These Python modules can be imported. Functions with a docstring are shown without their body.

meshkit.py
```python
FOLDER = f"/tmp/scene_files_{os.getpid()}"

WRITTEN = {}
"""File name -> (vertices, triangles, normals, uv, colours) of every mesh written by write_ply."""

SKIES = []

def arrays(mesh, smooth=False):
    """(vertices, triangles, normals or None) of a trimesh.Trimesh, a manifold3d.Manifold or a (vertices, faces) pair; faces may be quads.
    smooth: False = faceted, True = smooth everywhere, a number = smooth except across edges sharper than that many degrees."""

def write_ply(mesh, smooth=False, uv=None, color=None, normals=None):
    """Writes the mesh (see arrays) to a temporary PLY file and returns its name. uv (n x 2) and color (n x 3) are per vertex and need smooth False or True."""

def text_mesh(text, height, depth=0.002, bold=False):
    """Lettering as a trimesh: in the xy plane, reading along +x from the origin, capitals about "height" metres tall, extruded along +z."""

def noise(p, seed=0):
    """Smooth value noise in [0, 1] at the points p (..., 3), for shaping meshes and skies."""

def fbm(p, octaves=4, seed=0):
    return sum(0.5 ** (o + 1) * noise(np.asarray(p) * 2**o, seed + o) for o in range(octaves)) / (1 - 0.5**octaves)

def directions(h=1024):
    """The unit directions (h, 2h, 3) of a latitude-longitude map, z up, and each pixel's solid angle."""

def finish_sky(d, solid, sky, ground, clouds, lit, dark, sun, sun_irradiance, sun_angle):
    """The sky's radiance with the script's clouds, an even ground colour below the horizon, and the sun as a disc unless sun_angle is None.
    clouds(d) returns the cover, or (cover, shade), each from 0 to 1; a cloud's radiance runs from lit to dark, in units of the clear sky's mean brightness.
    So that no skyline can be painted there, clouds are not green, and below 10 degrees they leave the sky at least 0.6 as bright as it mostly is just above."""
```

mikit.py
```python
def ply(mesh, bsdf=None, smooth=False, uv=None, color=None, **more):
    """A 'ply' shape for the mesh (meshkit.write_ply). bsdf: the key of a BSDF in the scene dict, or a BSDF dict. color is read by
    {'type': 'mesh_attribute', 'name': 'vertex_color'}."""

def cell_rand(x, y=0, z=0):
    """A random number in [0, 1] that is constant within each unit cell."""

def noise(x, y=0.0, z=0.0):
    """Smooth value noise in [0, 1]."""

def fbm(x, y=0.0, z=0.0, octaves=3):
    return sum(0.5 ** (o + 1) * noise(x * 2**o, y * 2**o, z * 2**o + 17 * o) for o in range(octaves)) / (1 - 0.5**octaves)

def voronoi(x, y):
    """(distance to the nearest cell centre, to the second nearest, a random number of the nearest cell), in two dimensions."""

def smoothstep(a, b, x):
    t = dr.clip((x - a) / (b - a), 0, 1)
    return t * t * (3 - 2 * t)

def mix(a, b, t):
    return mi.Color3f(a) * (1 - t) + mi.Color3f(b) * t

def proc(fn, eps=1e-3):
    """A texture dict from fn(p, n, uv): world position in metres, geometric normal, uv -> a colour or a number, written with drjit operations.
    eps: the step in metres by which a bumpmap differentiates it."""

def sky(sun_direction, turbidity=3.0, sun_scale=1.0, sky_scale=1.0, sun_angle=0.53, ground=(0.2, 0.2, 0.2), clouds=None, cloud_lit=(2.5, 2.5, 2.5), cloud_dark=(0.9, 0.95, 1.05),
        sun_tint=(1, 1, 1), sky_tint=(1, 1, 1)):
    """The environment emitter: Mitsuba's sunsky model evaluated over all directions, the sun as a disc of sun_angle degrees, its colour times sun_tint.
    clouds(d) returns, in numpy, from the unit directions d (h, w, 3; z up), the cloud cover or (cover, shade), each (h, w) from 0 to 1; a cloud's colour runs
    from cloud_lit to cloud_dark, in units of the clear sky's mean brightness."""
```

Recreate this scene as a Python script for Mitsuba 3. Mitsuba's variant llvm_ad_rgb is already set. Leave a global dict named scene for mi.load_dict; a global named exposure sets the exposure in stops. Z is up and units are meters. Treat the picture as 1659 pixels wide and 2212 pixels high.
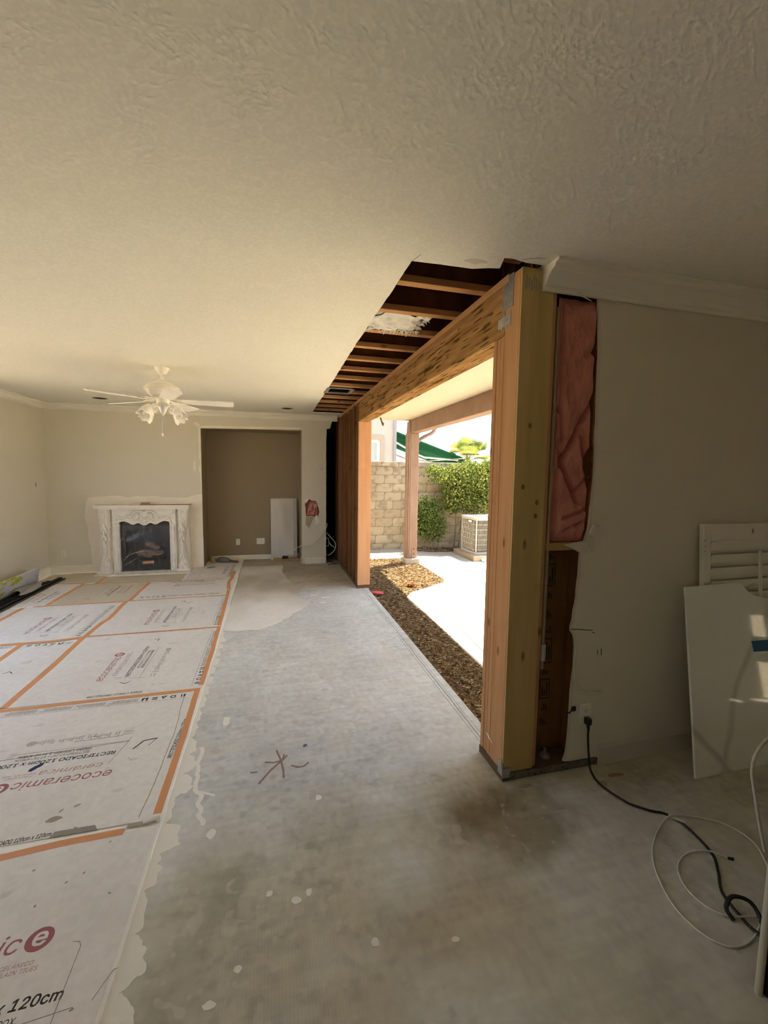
import math, random
import numpy as np
import trimesh, manifold3d
import shapely.geometry as sg
import shapely.affinity as sa
from shapely.ops import unary_union, split
import drjit as dr
import mitsuba as mi
import mikit, meshkit
from mikit import proc, noise, fbm, voronoi, smoothstep, mix, cell_rand

T = mi.ScalarTransform4f
scene, labels = {}, {}
rng = np.random.default_rng(7)
random.seed(7)

# ------------------------------------------------------------------ camera, sky, sun, exposure
F, YAW, PIT, ROL, EYE = 925.82, .25824, .08776, .01361, np.array([0, 0, 1.645])
_cy, _sy, _cp, _sp = math.cos(YAW), math.sin(YAW), math.cos(PIT), math.sin(PIT)
_fw = np.array([_sy * _cp, _cy * _cp, -_sp])
_r0 = np.array([_cy, -_sy, 0]); _u0 = np.cross(_r0, _fw)
_up = -math.sin(ROL) * _r0 + math.cos(ROL) * _u0
scene['camera'] = {'type': 'perspective', 'fov': math.degrees(2 * math.atan(829.5 / F)), 'fov_axis': 'x', 'near_clip': .02, 'far_clip': 500.,
                   'to_world': T().look_at(origin=EYE.tolist(), target=(EYE + _fw).tolist(), up=_up.tolist())}
SUN = (0.40, 0.20, 1.0)
scene['sky'] = mikit.sky(SUN, turbidity=3.5, sun_scale=0.95, sky_scale=0.74, sun_angle=0.6, ground=(.3, .27, .22), sun_tint=(.95, .98, .90), sky_tint=(.90, 1.0, 1.06),
                        clouds=lambda d: .6 + 0 * d[..., 0], cloud_lit=(1.04, 1.08, 1.12))
exposure = 4.6

# ------------------------------------------------------------------ helpers
H = 2.667                      # ceiling
XR, XO = 1.193, 1.340          # opening wall, room face and outer face
YP, YF, XL = 1.94, 7.80, -3.40  # return wall, far wall, left wall


def key_of(name):
    k, i = name, 0
    while k in scene or k in labels or any(s.startswith(k + '__') for s in scene):
        i += 1
        k = f'{name}_{i:03d}'
    return k


_used = {}


def numbered(name):
    n = _used.get(name, -1) + 1
    _used[name] = n
    return name if n == 0 else f'{name}_{n:03d}'


def add(name, mesh, bsdf, parent=None, label=None, cat=None, group=None, kind=None, smooth=False, **kw):
    key = numbered(f'{parent}__{name}' if parent else name)
    scene[key] = mesh if isinstance(mesh, dict) else mikit.ply(mesh, bsdf, smooth=smooth, **kw)
    d = {}
    if label: d['label'] = label
    if cat: d['category'] = cat
    if group: d['group'] = group
    if kind: d['kind'] = kind
    if d: labels[key] = d
    return key


def thing(name, label, cat, group=None, kind=None):
    key = numbered(name)
    labels[key] = {'label': label, 'category': cat}
    if group: labels[key]['group'] = group
    if kind: labels[key]['kind'] = kind
    return key


def cat_(ms):
    return trimesh.util.concatenate([m for m in ms])


def box(x0, x1, y0, y1, z0, z1, b=0.0):
    x0, x1 = min(x0, x1), max(x0, x1); y0, y1 = min(y0, y1), max(y0, y1); z0, z1 = min(z0, z1), max(z0, z1)
    if b <= 0:
        m = trimesh.creation.box(extents=(x1 - x0, y1 - y0, z1 - z0))
        m.apply_translation(((x0 + x1) / 2, (y0 + y1) / 2, (z0 + z1) / 2))
        return m
    b = min(b, .45 * min(x1 - x0, y1 - y0, z1 - z0))
    P = []
    for x, sx in ((x0, 1), (x1, -1)):
        for y, sy in ((y0, 1), (y1, -1)):
            for z, sz in ((z0, 1), (z1, -1)):
                P += [(x, y + sy * b, z + sz * b), (x + sx * b, y, z + sz * b), (x + sx * b, y + sy * b, z)]
    return trimesh.convex.convex_hull(np.array(P))


def ext(poly, d, plane='xy', at=0.0):
    """Polygon (or list of points) extruded by d. plane xy: +z from at; xz: along +y from at; yz: along +x from at."""
    if not hasattr(poly, 'geom_type'):
        poly = sg.Polygon(poly)
    poly = poly.buffer(0)
    ms = []
    for g in getattr(poly, 'geoms', [poly]):
        if g.geom_type == 'Polygon' and g.area > 1e-9:
            ms.append(trimesh.creation.extrude_polygon(g, d, engine='earcut'))
    m = cat_(ms)
    v = np.array(m.vertices)
    if plane == 'xz':
        v = np.stack([v[:, 0], v[:, 2], v[:, 1]], 1); m = trimesh.Trimesh(v, m.faces[:, ::-1], process=False)
        m.apply_translation((0, at, 0))
    elif plane == 'yz':
        v = np.stack([v[:, 2], v[:, 0], v[:, 1]], 1); m = trimesh.Trimesh(v, m.faces, process=False)
        m.apply_translation((at, 0, 0))
    else:
        m.apply_translation((0, 0, at))
    return m


def smoothpath(pts, n=8):
    p = np.asarray(pts, float)
    q = np.vstack([2 * p[0] - p[1], p, 2 * p[-1] - p[-2]])
    out = []
    for i in range(1, len(q) - 2):
        for t in np.arange(n) / n:
            out.append(.5 * ((2 * q[i]) + (-q[i - 1] + q[i + 1]) * t + (2 * q[i - 1] - 5 * q[i] + 4 * q[i + 1] - q[i + 2]) * t * t + (-q[i - 1] + 3 * q[i] - 3 * q[i + 1] + q[i + 2]) * t ** 3))
    out.append(p[-1])
    return np.array(out)


def tube(pts, r, sides=8, n=6, cap=True):
    p = smoothpath(pts, n) if n > 1 else np.asarray(pts, float)
    rr = np.broadcast_to(np.interp(np.linspace(0, 1, len(p)), np.linspace(0, 1, len(np.atleast_1d(r))), np.atleast_1d(r)), (len(p),))
    t = np.gradient(p, axis=0); t /= np.linalg.norm(t, axis=1, keepdims=True) + 1e-12
    a = np.zeros_like(p)
    u = np.cross(t[0], [0, 0, 1.] if abs(t[0][2]) < .9 else [1., 0, 0])
    for i in range(len(p)):
        u = u - t[i] * (u @ t[i]); u /= np.linalg.norm(u) + 1e-12; a[i] = u
    b = np.cross(t, a)
    ang = np.arange(sides) * 2 * np.pi / sides
    v = (p[:, None] + rr[:, None, None] * (np.cos(ang)[None, :, None] * a[:, None] + np.sin(ang)[None, :, None] * b[:, None])).reshape(-1, 3)
    f = []
    for i in range(len(p) - 1):
        for j in range(sides):
            k = (j + 1) % sides
            f += [(i * sides + j, i * sides + k, (i + 1) * sides + k), (i * sides + j, (i + 1) * sides + k, (i + 1) * sides + j)]
    if cap:
        c0, c1 = len(v), len(v) + 1
        v = np.vstack([v, p[:1], p[-1:]])
        e = (len(p) - 1) * sides
        for j in range(sides):
            k = (j + 1) % sides
            f += [(c0, k, j), (c1, e + j, e + k)]
    return trimesh.Trimesh(v, np.array(f), process=False)


def lathe(prof, c=(0, 0, 0), n=32):
    m = trimesh.creation.revolve(np.array(prof, float), sections=n)
    m.apply_translation(c)
    return m


def ell(c, r, sub=2, rot=None):
    m = trimesh.creation.icosphere(subdivisions=sub)
    m.vertices *= np.asarray(r, float)
    if rot is not None: m.apply_transform(rot)
    m.apply_translation(c)
    return m


def rotm(deg, ax, pt=(0, 0, 0)):
    return trimesh.transformations.rotation_matrix(math.radians(deg), ax, pt)


def jag(line, amp, step, seed=0):
    """A polyline with ragged noise added sideways."""
    p = np.asarray(line, float)
    L = np.r_[0, np.cumsum(np.linalg.norm(np.diff(p, axis=0), axis=1))]
    s = np.linspace(0, L[-1], max(3, int(L[-1] / step)))
    q = np.stack([np.interp(s, L, p[:, k]) for k in range(2)], 1)
    t = np.gradient(q, axis=0); t /= np.linalg.norm(t, axis=1, keepdims=True) + 1e-9
    n = np.stack([-t[:, 1], t[:, 0]], 1)
    w = meshkit.fbm(np.stack([s / step / 2.3, s * 0 + seed * 3.1, s * 0], 1), 3, seed) - .5
    return [tuple(x) for x in q + n * (w * 2 * amp)[:, None]]


def grid_mesh(nu, nv, fn):
    u, v = np.meshgrid(np.linspace(0, 1, nu), np.linspace(0, 1, nv), indexing='ij')
    P = fn(u, v).reshape(-1, 3)
    i, j = np.meshgrid(np.arange(nu - 1), np.arange(nv - 1), indexing='ij')
    a = (i * nv + j).ravel(); b = a + 1; c = a + nv; d = c + 1
    return trimesh.Trimesh(P, np.vstack([np.stack([a, c, d], 1), np.stack([a, d, b], 1)]), process=False)


def text(s, h, at, deg=0, bold=False, shear=0.0, squash=1.0, depth=.0004, width=None):
    m = meshkit.text_mesh(s, h, depth, bold)
    v = np.array(m.vertices)
    if width: squash = width / np.ptp(v[:, 0])
    v[:, 0] = v[:, 0] * squash + shear * v[:, 1]
    m = trimesh.Trimesh(v, m.faces, process=False)
    m.apply_transform(rotm(deg, (0, 0, 1)))
    m.apply_translation(at)
    return m


# ------------------------------------------------------------------ materials
def mat(name, col, rough=.8, spec=.3, metal=0., **kw):
    c = proc(col) if callable(col) else {'type': 'rgb', 'value': list(col)}
    d = {'type': 'principled', 'base_color': c, 'roughness': rough, 'specular': spec, 'metallic': metal, **kw}
    scene['m_' + name] = {'type': 'twosided', 'bsdf': d}
    return 'm_' + name


def matte(name, col, bump=None, scale=.001, eps=1e-3):
    c = proc(col) if callable(col) else {'type': 'rgb', 'value': list(col)}
    d = {'type': 'diffuse', 'reflectance': c}
    if bump is not None:
        d = {'type': 'bumpmap', 'arbitrary': proc(bump, eps=eps), 'scale': scale, 'bsdf': d}
    scene['m_' + name] = {'type': 'twosided', 'bsdf': d}
    return 'm_' + name


def wood(axis, light, dark, freq=1.0, knots=True, streak=.5):
    def fn(p, n, uv):
        c = [p.x, p.y, p.z]
        a = c[axis]; u, v = [c[k] for k in range(3) if k != axis]
        g = fbm(u * 30 * freq, v * 30 * freq, a * 1.6, octaves=2)
        fine = noise(u * 170 * freq, v * 170 * freq, a * 5)
        broad = noise(u * 7 + 3, v * 7, a * .6)
        t = dr.clip(streak * (1.5 * g - .25) + .35 * fine * streak + .35 * (broad - .3), 0, 1)
        col = mix(light, dark, t)
        if knots:
            d, _, r = voronoi(a * 2.1 + 11 * dr.floor((u + v) * 8), (u + v) * 6)
            k = (1 - smoothstep(.02, .085, d)) * dr.select(r > .55, 1., 0.)
            col = col * (1 - .6 * k)
        return col
    return fn


M = {}
def knockdown(p):
    return smoothstep(.42, .72, fbm(p.x * 105, p.y * 105, 0, octaves=2))


M['ceil'] = matte('ceiling_paint', lambda p, n, uv: mix((.755, .735, .65), (.80, .78, .69), knockdown(p)), lambda p, n, uv: knockdown(p), .0010, 2e-3)  # tone follows the bumps: relief shading put into the paint colour
M['wall'] = matte('wall_paint', (.665, .63, .53), lambda p, n, uv: fbm(p.x * 70, p.y * 70, p.z * 70, octaves=2), .0012, 2e-3)
M['niche'] = matte('niche_paint', (.30, .245, .165))
M['gyp'] = matte('gypsum', (.62, .57, .50))
M['skim'] = matte('skim_coat', lambda p, n, uv: mix((.86, .80, .70), (.79, .72, .61), fbm(p.x * 6, p.y * 3, p.z * 9)))
M['trim'] = mat('trim_paint', (.74, .71, .62), .45, .35)


def floor_col(p, n, uv):
    x, y = p.x, p.y
    big = fbm(x * .9 + 5, y * .7, 0, octaves=3)
    mid = fbm(x * 4.2, y * 3.1, 3, octaves=3)
    fine = fbm(x * 40, y * 26, 7, octaves=2)
    streaky = fbm(x * 6, y * 42, 9, octaves=2)
    c = mix((.665, .69, .695), (.55, .565, .565), smoothstep(.20, .80, mid * .55 + big * .45))
    c = c * (.80 + .22 * fine + .18 * streaky)
    # brown tint in the near slab, plus right-side shade put into the colour
    brown = smoothstep(2.5, 1.4, y + .9 * (big - .5)) * smoothstep(.30, .65, fbm(x * 1.7, y * 1.9, 21, octaves=3)) 
    c = mix(c, c * mi.Color3f(.80, .75, .62), dr.clip(brown * 1.1 + smoothstep(.9, 2.2, x) * .5, 0, 1))
    # trowel ridges left by the old thinset
    ridge = smoothstep(.45, .75, fbm(x * 1.3 + 9, y * 1.3, 5, octaves=2)) * (.5 + .5 * dr.sin(x * 560 + 7 * noise(x * 3, y * 3)))
    c = c * (1 - .045 * ridge)
    # dark stain beside the post
    stain = smoothstep(.33, .12, dr.sqrt(dr.square((x - 1.09) * .75) + dr.square((y - 1.69) * 1.1)) + .16 * (fbm(x * 9, y * 9, 2) - .5))
    c = c * mix((1, 1, 1), (.50, .45, .37), stain)
    mott = smoothstep(.42, .66, fbm(x * 2.6 + 8, y * 2.1, 33, octaves=4)) * smoothstep(3.2, 1.6, y)
    c = c * (1 - .15 * mott)
    # pale splashes and paint drops
    d, _, r = voronoi(x * 5.2 + .7 * noise(x * 18, y * 18), y * 5.2 + .7 * noise(x * 18, y * 18, 4))
    s = (1 - smoothstep(.10, .14, d + .10 * (fbm(x * 40, y * 40, 5) - .5))) * dr.select(r > .60, 1., 0.)
    d2, _, r2 = voronoi(x * 17, y * 17)
    s2 = (1 - smoothstep(.10, .18, d2)) * dr.select(r2 > .80, 1., 0.)
    dirt = smoothstep(.52, .74, fbm(x * 21 + 3, y * 27, 14, octaves=4)) * smoothstep(.35, .65, fbm(x * 2.2, y * 2.2, 44, octaves=2))
    c = c * (1 - .13 * dirt)
    soil = smoothstep(5.7, 6.5, y + .5 * (fbm(x * 3, y * 3, 51, octaves=3) - .5))  # browner far end: the scant skylight there is put into the colour
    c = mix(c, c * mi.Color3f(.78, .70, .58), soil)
    w = smoothstep(.58, .68, fbm(x * 5 + 31, y * 7, 4, octaves=3)) * .35
    return mix(c, (.60, .58, .52), dr.clip(.33 * s + .28 * s2 + .6 * w, 0, 1))


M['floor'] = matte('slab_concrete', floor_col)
M['patch'] = matte('leveler', lambda p, n, uv: mix((.80, .785, .755), (.50, .455, .375), smoothstep(.42, .80, fbm(p.x * 1.6, p.y * .8, 2, octaves=3) + .13 * (p.y - 5.4))) * (.93 + .12 * fbm(p.x * 30, p.y * 30, 1)))
M['thinset'] = matte('thinset_smear', (.78, .77, .72))
M['tilewhite'] = mat('tile_edge', (.82, .82, .80), .3, .4)
M['chalk'] = matte('red_crayon', (.29, .185, .185))
M['board'] = matte('fiberboard', lambda p, n, uv: mix((.77, .75, .735), (.69, .67, .65), fbm(p.x * 3, p.y * 3, 2, octaves=3)) * (.92 + .14 * fbm(p.x * 40, p.y * 40, 9)) * (1 - .14 * smoothstep(.76, .84, fbm(p.x * 9, p.y * 12, 4, octaves=3))))
M['board2'] = matte('fiberboard_buff', lambda p, n, uv: mix((.63, .58, .48), (.56, .50, .40), fbm(p.x * 3, p.y * 3, 2, octaves=3)) * (.92 + .14 * fbm(p.x * 40, p.y * 40, 9)))
M['tape'] = mat('orange_tape', (.60, .285, .135), .5, .3)
M['red_ink'] = matte('red_ink', (.36, .145, .165))
M['pink_ink'] = matte('faded_red_ink', (.44, .28, .28))
M['ink'] = matte('black_ink', (.045, .045, .05))
M['grey_ink'] = matte('grey_ink', (.30, .285, .265))
M['ghost_ink'] = matte('ghost_ink', (.47, .45, .415))
M['blue_ink'] = matte('blue_ink', (.05, .06, .13))
FIR, FIRD = (.56, .32, .165), (.38, .18, .078)
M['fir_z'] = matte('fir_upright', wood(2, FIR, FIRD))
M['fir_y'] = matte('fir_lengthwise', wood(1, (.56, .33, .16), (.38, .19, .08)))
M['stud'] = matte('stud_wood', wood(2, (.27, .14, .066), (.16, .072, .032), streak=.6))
M['post'] = matte('shaded_post', lambda p, n, uv: wood(2, (.58, .43, .20), (.38, .26, .105))(p, n, uv) * (1 - .55 * smoothstep(.55, .75, fbm(p.x * 7, p.y * 7, p.z * 4.2, octaves=3)) * smoothstep(.32, .1, dr.abs(p.z - 1.16))))  # post wood with the dimness of its front face in the colour


def psl(p, n, uv):
    u = p.z + p.x
    y = p.y + .35 * u
    s = fbm(y * 3.2, u * 42, 1, octaves=2)
    f = noise(y * 9, u * 130, 3)
    gash = smoothstep(.66, .80, noise(y * 7, u * 85 + 5, 9) * .72 + .28 * noise(y * 15, u * 160, 2))
    c = mix((.44, .265, .115), (.27, .14, .052), dr.clip(1.35 * s - .2 + .25 * f, 0, 1))
    return c * (1 - .70 * gash)


M['psl'] = matte('strand_lumber', psl, lambda p, n, uv: fbm(p.y * 4, (p.z + p.x) * 60, 1, octaves=2), .004, 2e-3)
M['joist'] = matte('joist_flange', wood(0, (.58, .33, .16), (.40, .19, .08)))
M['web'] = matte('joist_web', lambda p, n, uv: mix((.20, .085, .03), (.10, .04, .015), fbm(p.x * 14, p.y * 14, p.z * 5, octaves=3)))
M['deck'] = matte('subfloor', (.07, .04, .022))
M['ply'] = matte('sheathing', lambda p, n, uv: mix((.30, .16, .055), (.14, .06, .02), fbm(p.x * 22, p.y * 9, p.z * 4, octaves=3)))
M['sill'] = matte('treated_sill', lambda p, n, uv: mix((.17, .115, .075), (.10, .065, .045), fbm(p.x * 9, p.y * 9, p.z * 30)))
M['black'] = matte('void_black', (.012, .012, .013))
M['blackmetal'] = mat('black_metal', (.018, .018, .019), .38, .5)
M['galv'] = mat('galvanised', lambda p, n, uv: mix((.55, .55, .54), (.34, .34, .33), fbm(p.x * 40, p.y * 40, p.z * 40)), .42, .5, .75)
M['pink'] = matte('pink_fibre', lambda p, n, uv: mix((.62, .275, .235), (.42, .16, .115), fbm(p.x * 18, p.y * 18, p.z * 12, octaves=3)))
M['wool'] = matte('white_wool', (.80, .78, .72))
M['white'] = mat('white_enamel', (.80, .77, .70), .35, .45)
M['plastic'] = mat('white_plastic', (.72, .70, .64), .4, .4)
M['cable'] = mat('white_cable', (.62, .60, .53), .5, .3)
M['blackplastic'] = mat('black_plastic', (.015, .015, .016), .45, .4)
M['plaster'] = matte('cast_plaster', (.80, .76, .69))
M['glass'] = mat('shade_glass', (.86, .83, .76), .35, .5)
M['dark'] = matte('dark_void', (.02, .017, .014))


def marble(p, n, uv):
    w = .18 * fbm(p.x * 2.3, p.z * 2.3, 4, octaves=3)
    a = dr.abs(noise((p.x * .8 + p.z * .62 + w) * 4.1, 1.3, 0) - .5)
    b = dr.abs(noise((p.x * 1.0 - p.z * .50 + w) * 3.0 + 7, 4.1, 0) - .5)
    t = dr.maximum(1 - smoothstep(.0, .07, a), .8 * (1 - smoothstep(.0, .09, b)))
    return mix((.84, .86, .80), (.52, .54, .49), dr.clip(.75 * t * smoothstep(.25, .6, noise(p.x * 2, p.z * 2, 8)) + .2 * fbm(p.x * 2, p.z * 2, 1), 0, 1))


M['marble'] = mat('polished_marble', marble, .06, .5)
M['bluetape'] = mat('blue_tape', (.015, .12, .26), .6, .3)
M['marble2'] = mat('pale_marble', lambda p, n, uv: mix((.62, .60, .56), (.50, .48, .44), smoothstep(.4, .7, fbm(p.x * 3, p.z * 1.2, 4, octaves=3))), .25, .4)


# ------------------------------------------------------------------ the shell of the house
def S(name, mesh, m, **kw):
    return add(name, mesh, m, kind='structure', **kw)


floor_poly = unary_union([sg.box(XL - .12, -3.5, 4.12, YP + .16), sg.Polygon([(XL - .12, YP), (XO, YP), (XO, 8.6), (XL - .12, 8.6)])])
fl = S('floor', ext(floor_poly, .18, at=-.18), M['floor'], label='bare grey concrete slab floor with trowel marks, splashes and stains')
# the trowelled leveling patch in front of the niche
pt = [(-.50, 4.60), (-.13, 4.54), (.06, 4.73), (.22, 4.98), (.37, 5.17), (.47, 5.40), (.42, 5.54), (.33, 5.78), (.40, 6.10), (.37, 6.30), (.22, 6.70), (.16, 7.2), (.18, 7.6)]
patch = sg.Polygon(jag(pt, .035, .03, 3) + [(.18, 7.76), (-.50, 7.76)])
add('leveling_patch', ext(patch, .0025), M['patch'], fl, label='pale trowelled leveling patch')
for k, (cx, cy, rx, ry) in enumerate([(.18, 4.98, .055, .09), (.63, 5.38, .05, .03), (.70, 5.6, .07, .03), (.55, 5.75, .05, .02), (-.30, 2.88, .02, .05), (-.28, 1.95, .02, .03), (.22, 2.06, .015, .02), (.08, 1.55, .02, .014), (-.02, 1.60, .012, .012), (.13, 1.57, .012, .016),
                                      (.34, 1.33, .014, .014), (-.12, 1.36, .014, .012), (.30, .98, .026, .014), (.36, .95, .012, .012), (.07, .93, .01, .02), (.20, .9, .008, .02), (1.00, .88, .018, .011), (-.2, 1.28, .02, .012), (.62, 1.27, .014, .01), (.45, 1.05, .008, .012)]):
    a = np.linspace(0, 2 * np.pi, 18, endpoint=False)
    r = 1 + .7 * (meshkit.fbm(np.stack([np.cos(a) * 1.6 + k * 5, np.sin(a) * 1.6, a * 0], 1), 2, k) - .5)
    add('plaster_splash', ext(sg.Polygon(np.stack([cx + rx * r * np.cos(a), cy + ry * r * np.sin(a)], 1)), .0012), M['thinset'], fl)


def strokes(lines, w, z=.0):
    ms = []
    for L in lines:
        ms.append(ext(sg.LineString(L).buffer(w / 2), .0008, at=z))
    return cat_(ms)


add('crayon_mark', strokes([[(-.075, 2.235), (-.02, 2.32), (.05, 2.40), (.06, 2.44)], [(-.045, 2.40), (.0, 2.385), (.05, 2.395), (.075, 2.43)], [(.018, 2.49), (.04, 2.40), (.052, 2.31), (.052, 2.25)],
                            [(.10, 2.335), (.13, 2.315), (.165, 2.315), (.19, 2.34)], [(-.12, 2.33), (-.09, 2.327)]], .011), M['chalk'], fl, label='dark red crayon star on the slab')
add('edge_groove', cat_([ext(sg.LineString(jag([(x, 2.25), (x + .006, 4.0), (x + .002, 5.90)], .004, .05, k)).buffer(w), .0005) for k, (x, w) in enumerate([(1.236, .0022), (1.262, .0045), (1.284, .0018)])]), matte('groove_grey', (.33, .34, .34)), fl, label='grooved lines along the slab edge at the opening')
m = box(-.011, .011, -.008, .008, 0, .004); m.apply_transform(rotm(30, (0, 0, 1))); m.apply_translation((.185, 2.50, 0))
add('plastic_scrap', m, matte('blue_scrap', (.10, .17, .34)), None, 'tiny blue plastic scrap on the slab near the crayon star', 'plastic scrap')
# smear of thinset along the tile edge
sm = []
for k in range(26):
    y0 = 1.05 + k * .17
    w = .02 + .05 * rng.random() * (1.6 if y0 < 2.6 else .7)
    sm.append(sg.Polygon(jag([(-.515, y0 - .02), (-.50 + w, y0 + .03), (-.50 + w * .8, y0 + .13), (-.515, y0 + .19)], .02, .012, k)).buffer(0))
sm += [sg.LineString(jag([(-.42, 2.62), (-.40, 2.3), (-.36, 2.18), (-.335, 2.02)], .02, .02, 50)).buffer(.011), sg.LineString(jag([(-.38, 2.25), (-.30, 2.2)], .01, .02, 51)).buffer(.008)]
add('thinset_smear', ext(unary_union(sm), .001), M['thinset'], fl)
# freshly laid tile field under the boards; only its white edge shows
S('floor_tiles', ext(sg.Polygon([(XL, -3.4), (-.512, -3.4)] + jag([(-.512, -3.4), (-.508, 8.36)], .004, .05, 9) + [(-.508, 8.36), (-1.12, 8.36), (-1.12, 7.79), (XL, 7.79)]), .010), M['tilewhite'],
  label='newly laid floor tiles under the boards, white edge showing along the slab')

# ceiling with the long hole beside the opening
hole = [(.664, 2.055), (.80, 2.048), (.974, 2.045), (1.05, 2.015), (1.105, 2.003), (1.073, 1.905), (1.12, 1.90), (1.174, 1.912), (1.20, 1.916), (1.30, 1.916), (1.30, 2.2), (1.30, 7.40), (.683, 7.40)]
left = jag([(.683, 7.40), (.675, 5.0), (.66, 3.4), (.664, 2.055)], .006, .05, 4)
hole_poly = sg.Polygon(hole[:-1] + left).buffer(0)
ceil_poly = unary_union([sg.box(XL, -3.5, 4.1, YP), sg.Polygon([(XL, YP - .01), (1.34, YP - .01), (1.34, 8.0), (XL, 8.0)])])
CANS = [(-2.335, 7.02), (.258, 7.085)]
cans_poly = unary_union([sg.Point(c).buffer(.088, 24) for c in CANS])
cl = S('ceiling', ext(ceil_poly.difference(hole_poly).difference(cans_poly), .013, at=H), M['ceil'], label='cream textured drywall ceiling with a long ragged hole beside the opening')
add('paper_tear', ext(sg.Polygon([(.90, 1.98), (.93, 1.955), (.99, 1.952), (1.02, 1.97), (.98, 1.985), (.97, 2.0), (.93, 1.99)]), .001, at=H - .001), M['gyp'], cl)
add('crack_line', cat_([ext(sg.LineString([(.664, 2.055), (.685, 1.985)]).buffer(.0015), .0006, at=H - .0006), ext(sg.LineString([(1.16, 1.895), (1.22, 1.86), (1.26, 1.855)]).buffer(.0015), .0006, at=H - .0006)]), M['grey_ink'], cl)
for k, (cx, cy) in enumerate(CANS):
    t = thing('recessed_can', ['black round recessed light hole behind the ceiling fan', 'black round recessed light hole near the far niche'][k], 'light fixture')
    add('housing', lathe([(0, .12), (.086, .12), (.086, .0), (.087, .0), (.087, .121), (0, .121)], (cx, cy, H - .0)), M['blackmetal'], t, smooth=30)
    add('rim', lathe([(.078, -.001), (.094, -.001), (.094, -.006), (.078, -.006), (.078, -.001)], (cx, cy, H)), M['galv'], t)
# roof over everything, closing the joist space
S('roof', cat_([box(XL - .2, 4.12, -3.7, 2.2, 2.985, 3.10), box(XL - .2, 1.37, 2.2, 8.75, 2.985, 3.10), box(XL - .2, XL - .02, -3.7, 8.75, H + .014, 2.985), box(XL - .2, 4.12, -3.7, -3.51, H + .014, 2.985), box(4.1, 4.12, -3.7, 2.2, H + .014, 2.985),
               box(1.36, 4.12, 2.06, 2.2, H + .014, 2.985), box(XL - .2, 1.36, 8.45, 8.75, 2.4, 2.985), box(XO - .03, XO + .02, 2.2, 8.5, 2.70, 2.985)]), M['deck'], label='dark subfloor deck above the ceiling joists')

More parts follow.
